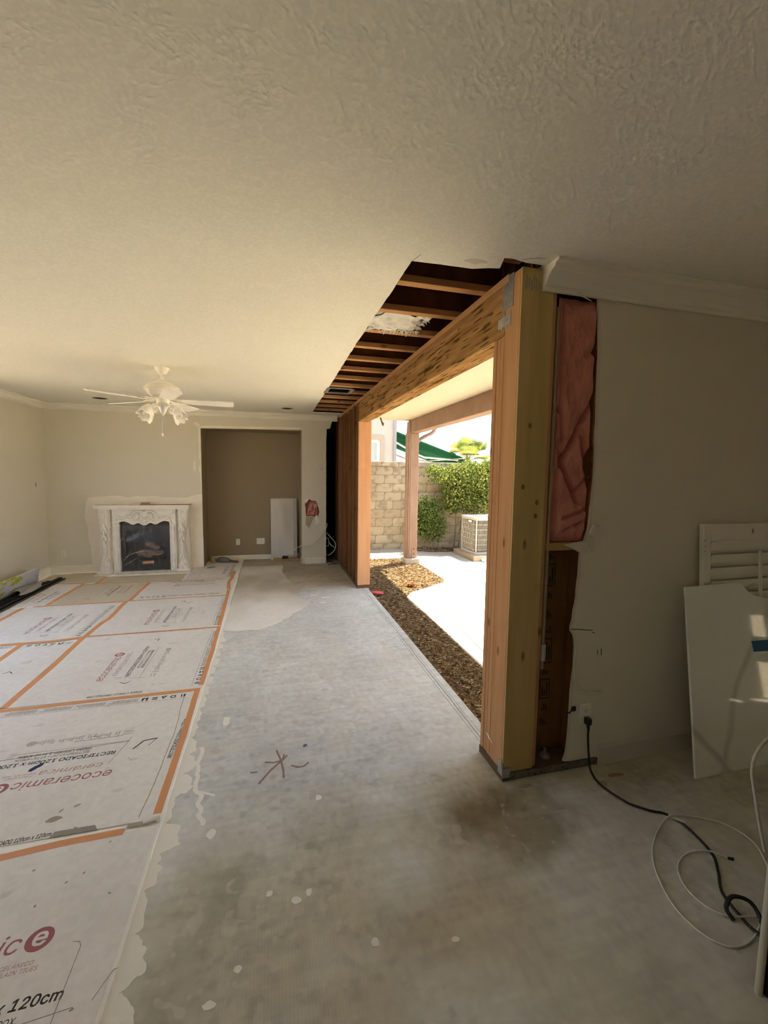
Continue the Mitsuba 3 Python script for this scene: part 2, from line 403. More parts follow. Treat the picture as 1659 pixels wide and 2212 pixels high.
# left wall: solid at the far end, wide unseen opening added nearer for its daylight
wl = [sg.box(-3.5, 0, 7.82, H)]
wl = wl[0].difference(sg.box(2.35, 0, 5.85, 2.42))
S('wall_left', ext(wl, .12, 'yz', XL - .12), M['wall'], label='greige painted left wall')
add('scuff', ext(sg.Polygon([(7.51, 1.40), (7.54, 1.38), (7.55, 1.44), (7.52, 1.46)]), .001, 'yz', XL), M['grey_ink'], 'wall_left')
# back wall, opening added for light; right wall with its windows (behind the camera)
S('wall_back', ext(sg.box(XL, 0, 4.1, H).difference(sg.box(-3.0, 1.0, -2.1, 2.0)), .12, 'xz', -3.62), M['wall'])
S('wall_right', ext(sg.box(-3.5, 0, YP + .2, H).difference(sg.box(.79, .53, .90, .71)).difference(sg.box(.78, .02, .90, .31)), .02, 'yz', 4.1), M['wall'])

# far wall: drywall sheet with niche, fireplace opening and a punched hole
NX0, NX1, NZ, NY = -1.128, .525, 2.385, 8.42
niche_hole = sg.Polygon([(NX0, -.1), (NX1, -.1), (NX1 + .005, NZ + .02), (NX0 - .003, NZ - .015)])
punched = sg.Polygon(jag([(.59, 1.17), (.63, 1.16), (.668, 1.175), (.72, 1.15), (.778, 1.142), (.80, 1.10), (.82, 1.02), (.845, .954), (.835, .90), (.822, .855), (.76, .86), (.727, .875), (.605, .885), (.60, .98), (.585, 1.08), (.59, 1.17)], .012, .02, 8)).buffer(0)
fire_hole = sg.box(-2.40, .0, -1.58, .92)
strip_right = [(.968, .012)] + jag([(.968, .012), (.968, 2.2), (.972, 2.44)], .004, .04, 2) + [(1.035, 2.45), (1.055, 2.52), (1.078, 2.60), (1.13, 2.62), (1.13, H), (XL, H), (XL, 0), (.3, 0)]
far_poly = sg.Polygon(strip_right).buffer(0).difference(niche_hole).difference(punched).difference(fire_hole)
S('wall_far', ext(far_poly, .014, 'xz', YF), M['wall'], label='greige far wall with fireplace and niche, cut off ragged at the right')
# skim-coat patches around the mantel and along the niche edges
sk = sg.Polygon(jag([(-2.80, .14), (-2.83, .5), (-2.875, .95), (-2.86, 1.10), (-2.83, 1.20), (-2.62, 1.225), (-2.45, 1.245), (-2.2, 1.222), (-1.95, 1.235), (-1.6, 1.215), (-1.42, 1.21), (-1.13, 1.275)], .018, .03, 5) + [(-1.13, .0), (-2.6, .0), (-2.8, .13)]).buffer(0).difference(fire_hole)
add('skim_patch', ext(sk, .0025, 'xz', YF - .0025), M['skim'], 'wall_far', label='pale skim coat patch around the mantel')
edge = unary_union([sg.Polygon(jag([(-1.165, 2.37), (-1.16, 1.9), (-1.15, 1.75), (-1.175, 1.70), (-1.15, 1.6), (-1.145, 1.3)], .012, .03, 6) + [(-1.131, 1.3), (-1.131, 2.37)]).buffer(0),
                    sg.Polygon(jag([(-1.20, 2.40), (-1.05, 2.42), (0, 2.44), (.5, 2.445)], .008, .04, 7) + [(.5, 2.408), (-1.12, 2.372)]).buffer(0),
                    sg.Polygon([(-1.235, 2.44), (-1.20, 2.475), (-1.13, 2.43), (-1.16, 2.38), (-1.19, 2.40)]), sg.Polygon(jag([(-1.26, 1.74), (-1.235, 1.86), (-1.22, 1.70), (-1.245, 1.64), (-1.26, 1.74)], .006, .02, 3)).buffer(0)])
add('skim_patch', ext(edge, .002, 'xz', YF - .002), M['skim'], 'wall_far', label='pale joint compound along the niche edge')
add('pencil_mark', cat_([ext(sg.LineString(L).buffer(.002), .0005, 'xz', YF - .0005) for L in ([(.80, 1.73), (.92, 1.735)], [(.86, 1.70), (.86, 1.76)], [(.89, 1.70), (.90, 1.76)], [(.82, 1.78), (.86, 1.81), (.90, 1.78)])]), M['grey_ink'], 'wall_far')
add('paper_flap', ext(sg.Polygon([(.605, .875), (.735, .865), (.72, .80), (.68, .73), (.655, .66), (.60, .72)]), .006, 'xz', YF - .012), matte('torn_paper', (.40, .345, .26)), 'wall_far', label='torn drywall paper flap')
add('gypsum_chip', ext(unary_union([sg.Polygon(jag([(.76, .86), (.80, .90), (.83, .84), (.845, .78), (.81, .72), (.775, .70), (.77, .78), (.76, .86)], .01, .015, 5)).buffer(0), sg.Polygon(jag([(.585, 1.16), (.62, 1.19), (.66, 1.175), (.63, 1.14), (.60, 1.10), (.585, 1.16)], .01, .015, 9)).buffer(0)]), .004, 'xz', YF - .004), M['wool'], 'wall_far')
ni = S('niche_lining', cat_([box(NX0 - .02, NX0, YF + .0141, NY, 0, NZ + .04), box(NX1, NX1 + .02, YF + .0141, NY, 0, NZ + .04), box(NX0, NX1, NY, NY + .02, 0, NZ + .04), box(NX0, NX1, YF + .0141, NY, NZ + .0, NZ + .04)]), M['niche'], label='brown painted recessed niche in the far wall')
add('corner_bead', cat_([tube([(NX0 + .002, YF + .004, z) for z in np.linspace(.02, .55, 12)], .004, 5, 1), tube([(NX1 + .006, YF + .002, z) for z in np.linspace(.02, 2.4, 10)], .005, 5, 1)]), M['galv'], ni)
add('bead_loop', tube([(NX1 + .006 + .028 * math.sin(a), YF - .006, .07 + .055 * math.cos(a)) for a in np.linspace(-2.6, 2.6, 12)], .006, 6, 3), M['plaster'], ni)
# rear of the fireplace chase and exterior back wall
S('wall_rear', cat_([box(XL - .2, 1.6, 8.62, 8.75, -.1, 2.985), box(XL - .12, XL, 7.82, 8.62, 0, 2.985)]), M['deck'])
S('cavity_lining', cat_([box(.962, 1.193, 8.46, 8.50, 0, 2.98), box(.925, .962, YF + .02, 8.46, 0, 2.98), box(.55, .925, 8.30, 8.34, 0, 2.98)]), M['black'], label='black void between the far wall and the stud wall')  # black surfaces carry the darkness of the open cavity

# return wall on the right: drywall with a ragged left edge
L = [(1.384, 2.545), (1.64, 2.56), (1.662, 2.3), (1.668, 2.0), (1.673, 1.72), (1.668, 1.55), (1.657, 1.373), (1.64, 1.315), (1.612, 1.25), (1.608, 1.05), (1.588, .86), (1.572, .815), (1.60, .78), (1.612, .73), (1.61, .62), (1.60, .45), (1.60, .25), (1.592, .10), (1.575, .05)]
ret = sg.Polygon([(1.30, H - .02), (1.30, 2.60)] + [(1.30, 2.60), (1.5, 2.585), (1.64, 2.575)] + jag(L[1:], .004, .03, 12) + [(1.62, .045), (1.79, .045), (1.79, 0.0), (4.1, 0), (4.1, H), (1.30, H)]).buffer(0)
S('wall_return', ext(ret, .014, 'xz', YP), M['wall'], label='greige return wall right of the post, drywall torn at its left edge')
rt = sg.Polygon(jag(L[1:], .004, .03, 12) + [(x + .012, z) for x, z in jag(L[1:], .004, .03, 12)[::-1]]).buffer(0)
add('gypsum_edge', ext(rt, .0135, 'xz', YP - .0005), M['gyp'], 'wall_return', label='broken pale gypsum edge')
add('paper_tear', cat_([ext(sg.Polygon([(1.50, 1.285), (1.60, 1.30), (1.652, 1.305), (1.662, 1.27), (1.66, 1.235), (1.64, 1.225), (1.61, 1.235), (1.56, 1.262)]), .004, 'xz', YP - .006), ext(sg.Polygon([(1.655, 1.30), (1.668, 1.312), (1.69, 1.285), (1.692, 1.25), (1.68, 1.238), (1.668, 1.262)]), .003, 'xz', YP - .016)]), M['gyp'], 'wall_return', label='torn white paper at the batt corner')
add('gypsum_chunk', box(0, .05, 0, .02, 0, .07, .004).apply_transform(rotm(25, (0, 1, 0))).apply_translation((1.645, YP - .02, 1.335)), M['gyp'], 'wall_return')
add('crack_line', cat_([ext(sg.LineString(q).buffer(.0022), .0006, 'xz', YP - .0006) for q in ([(1.578, .815), (1.63, .81), (1.72, .797)], [(1.72, .785), (1.735, .782)], [(1.76, .68), (1.762, .655)], [(1.785, .685), (1.787, .65)])]), M['ink'], 'wall_return')
S('wall_sheathing', cat_([box(1.345, 4.1, 2.09, 2.105, 0, 2.98), box(1.66, 1.698, 1.956, 2.09, .04, 2.62)]), M['ply'], label='brown plywood sheathing seen inside the open wall cavity')
# stamped lettering on the sheathing, read sideways, mostly illegible in the dark
ms = []
zz = 1.22
for k, w in enumerate([.05, .13, .06, .10, .06, .15, .05, .12, .06, .07]):
    if k in (1, 5, 7):
        ms.append(ext(sg.box(1.505, zz - w, 1.575, zz).difference(sg.box(1.511, zz - w + .006, 1.569, zz - .006)), .0008, 'xz', 2.0892))
    for j in range(3):
        ms.append(ext(sg.box(1.52 + .016 * j, zz - w * .85, 1.528 + .016 * j, zz - w * (.15 + .2 * ((j + k) % 3))), .0008, 'xz', 2.0892))
    zz -= w + .022
add('grade_stamp', cat_(ms), M['ink'], 'wall_sheathing', label='black grade stamp running down the sheathing')
M['stucco'] = matte('stucco', (.55, .50, .42))
S('wall_wing', box(1.40, 4.12, 2.106, 2.2, -.1, 2.98), M['stucco'], label='stucco outer face of the wing behind the return wall')
S('wall_outer', box(XO - .008, XO + .03, 5.965, 8.75, -.1, 2.98), M['stucco'], label='stucco outer face of the house wall')

# mouldings
PC = [(0, 0), (.0, -.088), (.008, -.088), (.012, -.076), (.022, -.07), (.03, -.052), (.05, -.03), (.066, -.024), (.07, -.012), (.084, -.010), (.088, 0)]


def crown(p0, p1, into, scale=1.0):
    """Crown profile swept from p0 to p1 (xy) at the ceiling; into = unit direction away from the wall."""
    p0, p1, n = np.array(p0, float), np.array(p1, float), np.array(into, float)
    V = []
    for p in (p0, p1):
        for a, z in PC:
            q = p + n * a * scale
            V.append((q[0], q[1], H + z * (1.0 if scale == 1 else scale * .9) - .0005))
    k = len(PC); Fc = []
    for i in range(k):
        j = (i + 1) % k
        Fc += [(i, j, k + j), (i, k + j, k + i)]
    for i in range(1, k - 1):
        Fc += [(0, i, i + 1), (k, k + i + 1, k + i)]
    m = trimesh.Trimesh(np.array(V), np.array(Fc), process=False)
    m.fix_normals()
    return m


S('trim_1', crown((XL, -3.5), (XL, YF - .0), (1, 0)), M['trim'], label='white crown moulding along the left wall')
S('trim_2', crown((XL, YF), (1.165, YF), (0, -1)), M['trim'], label='white crown moulding along the far wall')
S('trim_3', crown((1.305, YP - .004), (4.1, YP - .004), (0, -1), 1.4), M['trim'], label='thick white crown moulding on the return wall, cut end at the post')
add('loose_splinter', tube([(1.47, YP - .01, 2.575), (1.52, YP - .02, 2.553), (1.572, YP - .03, 2.530)], [.006, .004, .002], 5, 3), M['gyp'], 'trim_3')
add('ragged_paper', ext(sg.Polygon(jag([(1.36, 2.60), (1.40, 2.568), (1.45, 2.556), (1.53, 2.56), (1.60, 2.573)], .008, .015, 4) + [(1.60, 2.6)]).buffer(0), .008, 'xz', YP - .010), M['gyp'], 'trim_3')


def base(name, p0, p1, into, h=.115, label=None):
    p0, p1, n = np.array(p0, float), np.array(p1, float), np.array(into, float)
    prof = [(0, 0), (.014, 0), (.014, h * .8), (.009, h * .9), (.006, h), (0, h)]
    V = [((p + n * a)[0], (p + n * a)[1], z) for p in (p0, p1) for a, z in prof]
    k = len(prof); Fc = []
    for i in range(k):
        j = (i + 1) % k
        Fc += [(i, j, k + j), (i, k + j, k + i)]
    for i in range(1, k - 1):
        Fc += [(0, i, i + 1), (k, k + i + 1, k + i)]
    m = trimesh.Trimesh(np.array(V), np.array(Fc), process=False); m.fix_normals()
    S(name, m, M['trim'], label=label)


base('baseboard_left', (XL, 4.9), (XL, YF), (1, 0), .125, 'white baseboard along the left wall')
base('baseboard_far', (XL, YF), (-2.62, YF), (0, -1), .125, 'white baseboard left of the fireplace')
base('baseboard_niche', (NX0 + .05, NY), (NX1, NY), (0, -1), .085, 'white baseboard across the back of the niche')
base('baseboard_column', (NX1 + .06, YF), (.966, YF), (0, -1), .115, 'baseboard on the wall strip right of the niche')
_tr = M['trim']; M['trim'] = mat('grey_trim', (.55, .51, .43), .5, .3)
base('baseboard_return', (1.80, YP), (4.1, YP), (0, -1), .125, 'painted baseboard along the return wall')
M['trim'] = _tr

# ------------------------------------------------------------------ framing of the opening
t = thing('header_beam', 'long strand-lumber header beam spanning the wide opening', 'beam')
bm = box(XR, XO + .006, 2.087, 5.955, 2.379, 2.640, .003)
add('beam_body', bm, M['psl'], t)
add('top_plate', box(XR - .004, XO, 2.060, 8.30, 2.640, 2.680, .002), M['fir_y'], t, label='light fir plate along the top of the beam')
add('beam_strap', box(XR - .003, XR + .0, 2.012, 2.115, 2.505, 2.668, .0008), M['galv'], t, label='grey steel strap at the beam end')
tp = unary_union([sg.box(2.035, 2.425, 2.155, 2.475), sg.box(2.03, 2.445, 2.06, 2.47)] + [sg.box(2.03 + .02 * k, 2.412 + .01 * (k % 2), 2.043 + .02 * k, 2.49 - .01 * (k % 3)) for k in range(6)])
add('nail_plate', ext(tp, .003, 'yz', XR - .003), M['galv'], t, label='toothed galvanised nail plate joining beam and post')
for k in range(9):
    add('nail_head', lathe([(0, 0), (.006, 0), (.006, .003), (0, .004)], n=8).apply_transform(rotm(-90, (0, 1, 0))).apply_translation((XR - .003, 2.04 + .035 * (k % 3), 2.53 + .045 * (k // 3))), M['galv'], t)

t = thing('corner_post', 'thick timber corner post at the near end of the opening', 'post')
add('king_post', box(XR, 1.375, YP + .012, 2.086, .046, 2.662, .003), M['fir_z'], t)
add('shade_facing', box(XR, 1.375, YP, YP + .0118, .046, 2.662, .002), M['post'], t, label='thin olive facing added to the post front, shade put into its colour')  # added skin on the one post; its olive stands for shade
for k in range(3):
    y0 = 2.087 + .038 * k
    add('trimmer_stud', box(XR + (0, .002, .0)[k], XO, y0 + .0005, y0 + .0375, .046, 2.378, .003), M['fir_z'], t)
add('sill_plate', box(XR - .002, XO, YP - .003, 2.205, 0, .046, .002), M['sill'], t, label='dark treated plate under the post')
add('side_stud', box(1.376, 1.402, YP + .012, 2.086, .046, 2.62, .002), M['fir_z'], t)
add('steel_shoe', cat_([box(XR - .004, XR - .002, YP, YP + .045, .03, .10), box(XR - .004, 1.235, YP - .006, YP - .0035, .02, .075), box(XR - .006, XR - .004, YP + .005, YP + .02, .07, .115)]), M['galv'], t)
add('green_mark', box(1.412, 1.426, YP + .010, YP + .0115, 1.11, 1.20), matte('green_spray', (.06, .22, .04)), t, label='green spray mark')
add('wood_chip', ext(sg.Polygon([(2.06, .145), (2.10, .165), (2.125, .168), (2.095, .15)]), .003, 'yz', XR - .003), M['wool'], t)
kn = [(1.27, 1.90), (1.325, 1.44), (1.245, 1.59), (1.33, 1.51)]
add('knot', cat_([ext(sa.scale(sg.Point(x, z).buffer(.010, 8), 1, 1.35), .0006, 'xz', YP - .0006) for x, z in kn]), matte('wood_knot', (.24, .14, .055)), t)
add('saw_stamp', cat_([ext(sg.box(1.215 + .014 * k, 2.555 + .012 * (k % 2), 1.222 + .014 * k, 2.625 - .01 * (k % 3)), .0006, 'xz', YP - .0006) for k in range(6)]), M['grey_ink'], t, label='faded mill stamp at the post top')

t = thing('sill_timber', 'dirty treated sill timber lying at the foot of the torn wall', 'timber')
add('plate', box(1.345, 1.86, YP - .004, 2.085, 0, .040, .003), M['sill'], t)
add('strap', box(1.232, 1.79, YP - .0065, YP - .0042, .006, .044), mat('dirty_steel', lambda p, n, uv: mix((.20, .19, .15), (.10, .09, .07), fbm(p.x * 30, p.y * 30, p.z * 30)) * (1 - .8 * (1 - smoothstep(.10, .16, voronoi(p.x * 28, p.z * 28)[0]))), .6, .3, .3), t, label='punched steel strap on the sill edge')
add('anchor_bolt', lathe([(0, .05), (.009, .05), (.009, .02), (.02, .02), (.02, .008), (.032, .008), (.032, 0), (0, 0)], (1.51, 2.02, .040), 12), M['galv'], t, smooth=30)

t = thing('tie_rod', 'slim steel rod running down beside the post with a coupler', 'rod')
add('rod', tube([(1.418, YP + .018, 2.50), (1.418, YP + .018, .60)], .0095, 8, 1), mat('rod_grey', (.30, .21, .13), .5, .4, .1), t)
add('coupler', tube([(1.418, YP + .018, .74), (1.418, YP + .018, .65)], .017, 8, 1), M['galv'], t)

add('fire_block', box(1.404, 1.60, YP + .008, 2.088, 1.252, 1.292, .002), matte('block_wood', wood(0, (.50, .33, .16), (.34, .20, .09))), None, 'short horizontal wood block under the pink insulation batt', 'wood block')


# pink batt: a pillow with deep folds
def batt(u, v):
    x = 1.431 + u * .227; z = 1.296 + v * 1.262
    P = np.stack([u * 3, v * 9, u * 0], -1)
    d = .030 * np.minimum(1, 12 * np.minimum(u, 1 - u)) * np.minimum(1, 20 * np.minimum(v, 1 - v))
    fold = np.zeros_like(u)
    for (x0, z0, x1, z1, w, a) in [(.12, .95, .12, .55, .05, .022), (.12, .55, .22, .42, .05, .022), (.16, .33, .75, .52, .05, .035), (.75, .52, 1.0, .62, .05, .03), (.10, .42, .20, .33, .05, .028), (.2, .33, .70, .16, .05, .035), (.70, .44, .88, .30, .05, .025), (.55, .2, .85, .26, .04, .02),
                                   (.30, .10, .95, .14, .03, .018), (.35, .05, .9, .085, .03, .016), (.1, .0, .1, .3, .05, .02), (.75, .78, 1.0, .80, .06, .014), (.15, .80, .3, .70, .05, .012)]:
        dx, dz = x1 - x0, (z1 - z0) * 4
        s = np.clip(((u - x0) * dx + (v - z0) * 4 * dz) / (dx * dx + dz * dz), 0, 1)
        dist = np.hypot(u - x0 - s * dx, (v - z0) * 4 - s * dz)
        fold -= a * np.exp(-(dist / w) ** 2)
    n = meshkit.fbm(P * 1.6, 4, 3) - .5
    return np.stack([x, YP + .040 - d - fold * 1.5 - n * .035, z], -1)


t = thing('insulation_batt', 'crumpled pink fibreglass batt stuffed in the open stud bay', 'insulation')
add('batt_face', grid_mesh(60, 220, batt), M['pink'], t, smooth=True)
add('torn_gap', ext(sg.Polygon(jag([(1.59, 1.72), (1.62, 1.79), (1.655, 1.80), (1.652, 1.60), (1.63, 1.58), (1.62, 1.66), (1.59, 1.72)], .012, .015, 2)).buffer(0), .002, 'xz', YP + .004), matte('brown_paper', (.09, .035, .015)), t)

# far stud wall
t = thing('stud_wall', 'row of bare fir studs between the opening and the far wall', 'stud wall')
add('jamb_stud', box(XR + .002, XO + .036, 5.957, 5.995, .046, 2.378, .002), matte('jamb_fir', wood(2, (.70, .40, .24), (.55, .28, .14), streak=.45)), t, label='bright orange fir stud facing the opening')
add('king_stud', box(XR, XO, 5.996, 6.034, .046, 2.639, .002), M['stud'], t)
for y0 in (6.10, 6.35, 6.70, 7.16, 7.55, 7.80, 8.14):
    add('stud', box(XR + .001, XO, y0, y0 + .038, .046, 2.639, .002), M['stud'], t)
add('sill_plate', box(XR - .004, XO + .038, 5.953, 8.30, 0, .046, .002), M['sill'], t, label='dark treated bottom plate')
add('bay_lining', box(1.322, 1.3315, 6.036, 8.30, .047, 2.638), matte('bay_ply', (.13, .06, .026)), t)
for k, (y, z) in enumerate([(7.18, 1.15), (7.18, .62), (6.72, 1.9), (6.37, 1.0)]):
    add('bolt_hole', lathe([(0, 0), (.012, 0), (.012, .002), (0, .002)], n=10).apply_transform(rotm(-90, (0, 1, 0))).apply_translation((XR + .0015, y, z)), M['black'], t)
add('torn_tag', ext(sg.Polygon([(1.365, 2.375), (1.385, 2.375), (1.40, 2.33), (1.425, 2.30), (1.415, 2.265), (1.40, 2.275), (1.39, 2.30)]), .004, 'xz', 5.45), matte('felt_paper', (.16, .13, .10)), None, 'torn strip of dark paper hanging from the beam', 'paper')

# ------------------------------------------------------------------ joists in the ceiling hole
ORD = ['first', 'second', 'third', 'fourth', 'fifth', 'sixth', 'seventh', 'eighth', 'ninth', 'tenth', 'eleventh', 'twelfth', 'thirteenth']
for k in range(13):
    y = 2.330 + .408 * k
    t = thing('ceiling_joist', f'dark wood I-joist in the ceiling hole, {ORD[k]} from the corner post', 'joist', 'ceiling joists in the hole')
    w = .029
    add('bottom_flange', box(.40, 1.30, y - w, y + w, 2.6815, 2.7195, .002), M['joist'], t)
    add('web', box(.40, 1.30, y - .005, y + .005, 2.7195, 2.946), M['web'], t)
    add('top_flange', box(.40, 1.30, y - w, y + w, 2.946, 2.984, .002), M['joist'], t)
y = 1.93
t = thing('rim_block', 'blocking behind the near edge of the ceiling hole', 'blocking')
add('block', box(.40, 1.19, 1.93, 1.968, 2.6815, 2.98), M['web'], t)


def wool(u, v):
    x = .60 + u * (.45 + .03 * np.sin(v * 9) + .02 * np.sin(v * 23)); yy = 2.770 + v * .350
    n = meshkit.fbm(np.stack([u * 9, v * 7, u * 0], -1), 4, 5)
    e = np.minimum(1, 7 * (1 - u)) ** .5
    return np.stack([x + .03 * (n - .5), yy, 2.770 - .055 * n - .048 * e], -1)


t = thing('ceiling_insulation', 'white wool insulation bulging between two joists in the ceiling hole', 'insulation')
add('wool_pad', grid_mesh(90, 70, wool), M['wool'], t, smooth=True)
tuf = []
for k in range(70):
    if k < 44:
        p0 = np.array([.67 + .40 * rng.random(), 3.10 + .015 * rng.random(), 2.70]); d = np.array([rng.normal() * .5, .5, -.8])
    else:
        p0 = np.array([1.03 + .02 * rng.random(), 2.79 + .31 * rng.random(), 2.715]); d = np.array([.8, rng.normal() * .5, -.25])
    L_ = .018 + .022 * rng.random()
    tuf.append(tube([p0, p0 + d * L_ * .5 + rng.normal(0, .004, 3), p0 + d * L_ + rng.normal(0, .006, 3)], [.010, .006, .001], 5, 3))
add('loose_tuft', cat_(tuf), M['wool'], t, smooth=True)
add('loop_wire', tube([(.668, 2.86, 2.69), (.70, 2.80, 2.678), (.72, 2.76, 2.685), (.735, 2.75, 2.70)], .004, 6), M['blackplastic'], None, 'black wire looping out of the white ceiling insulation', 'wire')
t = thing('duct_boot', 'silver duct boot with foil edges hanging in the ceiling hole', 'duct')
dz, x0, x1, y0, y1 = 2.668, .69, .97, 5.26, 5.56
add('boot_walls', cat_([box(x0, x1, y0, y0 + .012, dz, 2.90), box(x0, x1, y1 - .012, y1, dz, 2.90), box(x0, x0 + .012, y0, y1, dz, 2.90), box(x1 - .012, x1, y0, y1, dz, 2.90)]), M['galv'], t)
add('foil_flange', ext(sg.Polygon(jag([(x0 - .03, y0 - .05), (x1 + .03, y0 - .03), (x1 + .02, y1 + .02), (x0 - .04, y1 + .03), (x0 - .03, y0 - .05)], .01, .03, 3)).buffer(0).difference(sg.box(x0 + .012, y0 + .012, x1 - .012, y1 - .012)), .004, at=dz - .004), M['galv'], t)
add('boot_shade', cat_([box(x0 + .0122, x1 - .0122, y0 + .0122, y0 + .014, dz + .012, 2.86), box(x0 + .0122, x1 - .0122, y1 - .014, y1 - .0122, dz + .012, 2.86), box(x0 + .0122, x0 + .014, y0 + .014, y1 - .014, dz + .012, 2.86), box(x1 - .014, x1 - .0122, y0 + .014, y1 - .014, dz + .012, 2.86)]), M['black'], t)  # inner shade of the boot, put in as thin black sheets
add('duct_void', box(x0 + .012, x1 - .012, y0 + .012, y1 - .012, 2.86, 2.90), M['black'], t)

# ------------------------------------------------------------------ floor protection boards, prints and tape
TZ, BZ = .010, .014            # top of tiles, top of boards


def board(x0, x1, y0, y1, label, m='board', seed=0, cut=()):
    p = sg.Polygon(jag([(x0, y0), (x1, y0)], .003, .08, seed) + jag([(x1, y0), (x1, y1)], .003, .08, seed + 1) + jag([(x1, y1), (x0, y1)], .003, .08, seed + 2) + jag([(x0, y1), (x0, y0)], .003, .08, seed + 3)).buffer(0)
    for c in cut: p = p.difference(c)
    t = thing('floor_board', label, 'floor protection board', 'printed protection boards over the new floor')
    add('panel', ext(p.buffer(-.004), BZ - TZ, at=TZ), M[m], t)
    return t


def corner_flaps(t, pts, deg):
    """Die-cut L-shaped hand holes printed as cut lines."""
    ms = []
    for (x, y, a) in pts:
        q = [(0, .0), (.055, 0), (.055, .045)]
        L_ = sa.translate(sa.rotate(sg.LineString(q), a, origin=(0, 0)), x, y)
        ms.append(ext(L_.buffer(.003), .0004, at=BZ))
    add('cut_line', cat_(ms), M['ink'], t)


def print_block(t, ox, oy, deg, s=1.0, ink='red_ink'):
    """The box print: maker's mark, subtitle, size line, small lines. Local frame: x along the reading direction, y up, origin = start of the big name's baseline."""
    R = rotm(deg, (0, 0, 1)); Tm = trimesh.transformations.translation_matrix((ox, oy, BZ))

    def put(name, m, mt):
        m.apply_transform(R); m.apply_transform(Tm)
        add(name, m, M[mt], t)
    put('name_print', text('ecoceramic', .062 * s, (0, 0, 0), shear=.12, width=.455 * s), ink)
    e = sg.Point(.515 * s, .030 * s).buffer(.040 * s, 20)
    m = ext(e.difference(sg.Point(.515 * s, .030 * s).buffer(.024 * s, 16)), .0004) if s < .99 else None
    hole_ = meshkit.text_mesh('e', .058 * s, .0008, True)
    hv = np.array(hole_.vertices); hv[:, :2] += (.515 * s - hv[:, 0].mean(), .032 * s - hv[:, 1].mean())
    m = ext(e, .0004)
    put('emblem_print', m, ink)
    put('emblem_letter', trimesh.Trimesh(hv, hole_.faces, process=False), 'board')
    put('subtitle_print', text('cerámica', .040 * s, (.07 * s, -.075 * s, 0), shear=.25, width=.30 * s), 'pink_ink')
    put('small_print', cat_([text('PORCELÁNICO', .013 * s, (.40 * s, -.050 * s, 0), shear=.2), text('PORCELAIN TILES', .013 * s, (.39 * s, -.070 * s, 0), shear=.2)]), 'pink_ink')
    put('size_print', text('RECTIFICADO 120cm x 120cm', .030 * s, (.04 * s, -.175 * s, 0), bold=True, shear=.08, width=.615 * s), 'ink')
    put('detail_print', cat_([text('RECTIFIED 47.24" x 47.24" APROX.', .019 * s, (.19 * s, -.212 * s, 0), shear=.08, width=.37 * s), text('PIEZAS 1 PIECES= 1.44 m2 APROX.', .019 * s, (.19 * s, -.242 * s, 0), bold=True, shear=.08, width=.37 * s)]), 'grey_ink' if s < .99 else 'ink')
    ln = [ext(sg.LineString(q).buffer(.0016), .0004) for q in ([(.0, -.262 * s), (.60 * s, -.262 * s)], [(.05 * s, -.06 * s), (.0, -.262 * s), (-.0, -.30 * s)])]
    put('rule_line', cat_(ln), 'grey_ink')
    ghost = [ext(sg.box(.08 * s + .05 * s * k + .016 * s * j, -.385 * s + .006 * ((k * 5 + j) % 4), .091 * s + .05 * s * k + .016 * s * j, -.335 * s - .008 * ((k * 3 + j) % 3)), .0003) for k in range(9) for j in range(3 if k % 3 else 2)] + [ext(sg.Point(.55 * s, -.36 * s).buffer(.026 * s, 10), .0003)]
    ghost += [ext(sg.box(.0, -.345 * s - .025 * j, .06 * s, -.335 * s - .025 * j), .0003) for j in range(2)]
    put('faded_print', cat_(ghost), 'ghost_ink')


def symbols(t, x, y, length, deg, n=9):
    """A strip of handling symbols and text bars along a board edge, in a ruled frame."""
    R = rotm(deg, (0, 0, 1)); Tm = trimesh.transformations.translation_matrix((x, y, BZ))
    a, b = [], []
    pos = .02
    for k in range(n):
        if k < 5:
            a += [ext(q, .0004) for q in ([sg.box(pos, .01, pos + .012, .05), sg.box(pos + .022, .01, pos + .030, .05)], [sg.Point(pos + .02, .03).buffer(.02, 8).difference(sg.Point(pos + .02, .03).buffer(.012, 8))],
                                          [sg.Polygon([(pos, .008), (pos + .02, .052), (pos + .04, .008)]).difference(sg.Point(pos + .02, .022).buffer(.007, 6))], [sg.box(pos, .012, pos + .035, .024), sg.box(pos, .034, pos + .035, .046)], [sg.box(pos + .0, .008, pos + .04, .05).difference(sg.box(pos + .012, .02, pos + .028, .05))])[k % 5]]
            pos += .062
        else:
            w = (length - .33) / (n - 5) - .02
            for j in range(3):
                b.append(ext(sg.box(pos + .004, .012 + .014 * j, pos + w - .01 * ((j + k) % 3), .019 + .014 * j), .0003))
            fr = sg.box(pos, .005, pos + w + .004, .056)
            b.append(ext(fr.difference(fr.buffer(-.0012)), .0003))
            pos += w + .02
    for name, ms, mt in (('symbol_print', a, 'ink'), ('caption_print', b, 'grey_ink'), ('rule_line', [ext(sg.box(0, .066, length, .069), .0003)], 'grey_ink')):
        m = cat_(ms); m.apply_transform(R); m.apply_transform(Tm)
        add(name, m, M[mt], t)


def blot(t, x, y, rx, ry, mt, deg=0, seed=0):
    a = np.linspace(0, 2 * np.pi, 20, endpoint=False)
    r = 1 + .8 * (meshkit.fbm(np.stack([np.cos(a) * 2 + seed, np.sin(a) * 2, a * 0], 1), 2, seed) - .5)
    p = sa.rotate(sg.Polygon(np.stack([rx * r * np.cos(a), ry * r * np.sin(a)], 1)), deg, origin=(0, 0))
    add('stain', ext(sa.translate(p.buffer(0), x, y), .0003, at=BZ), M[mt], t)


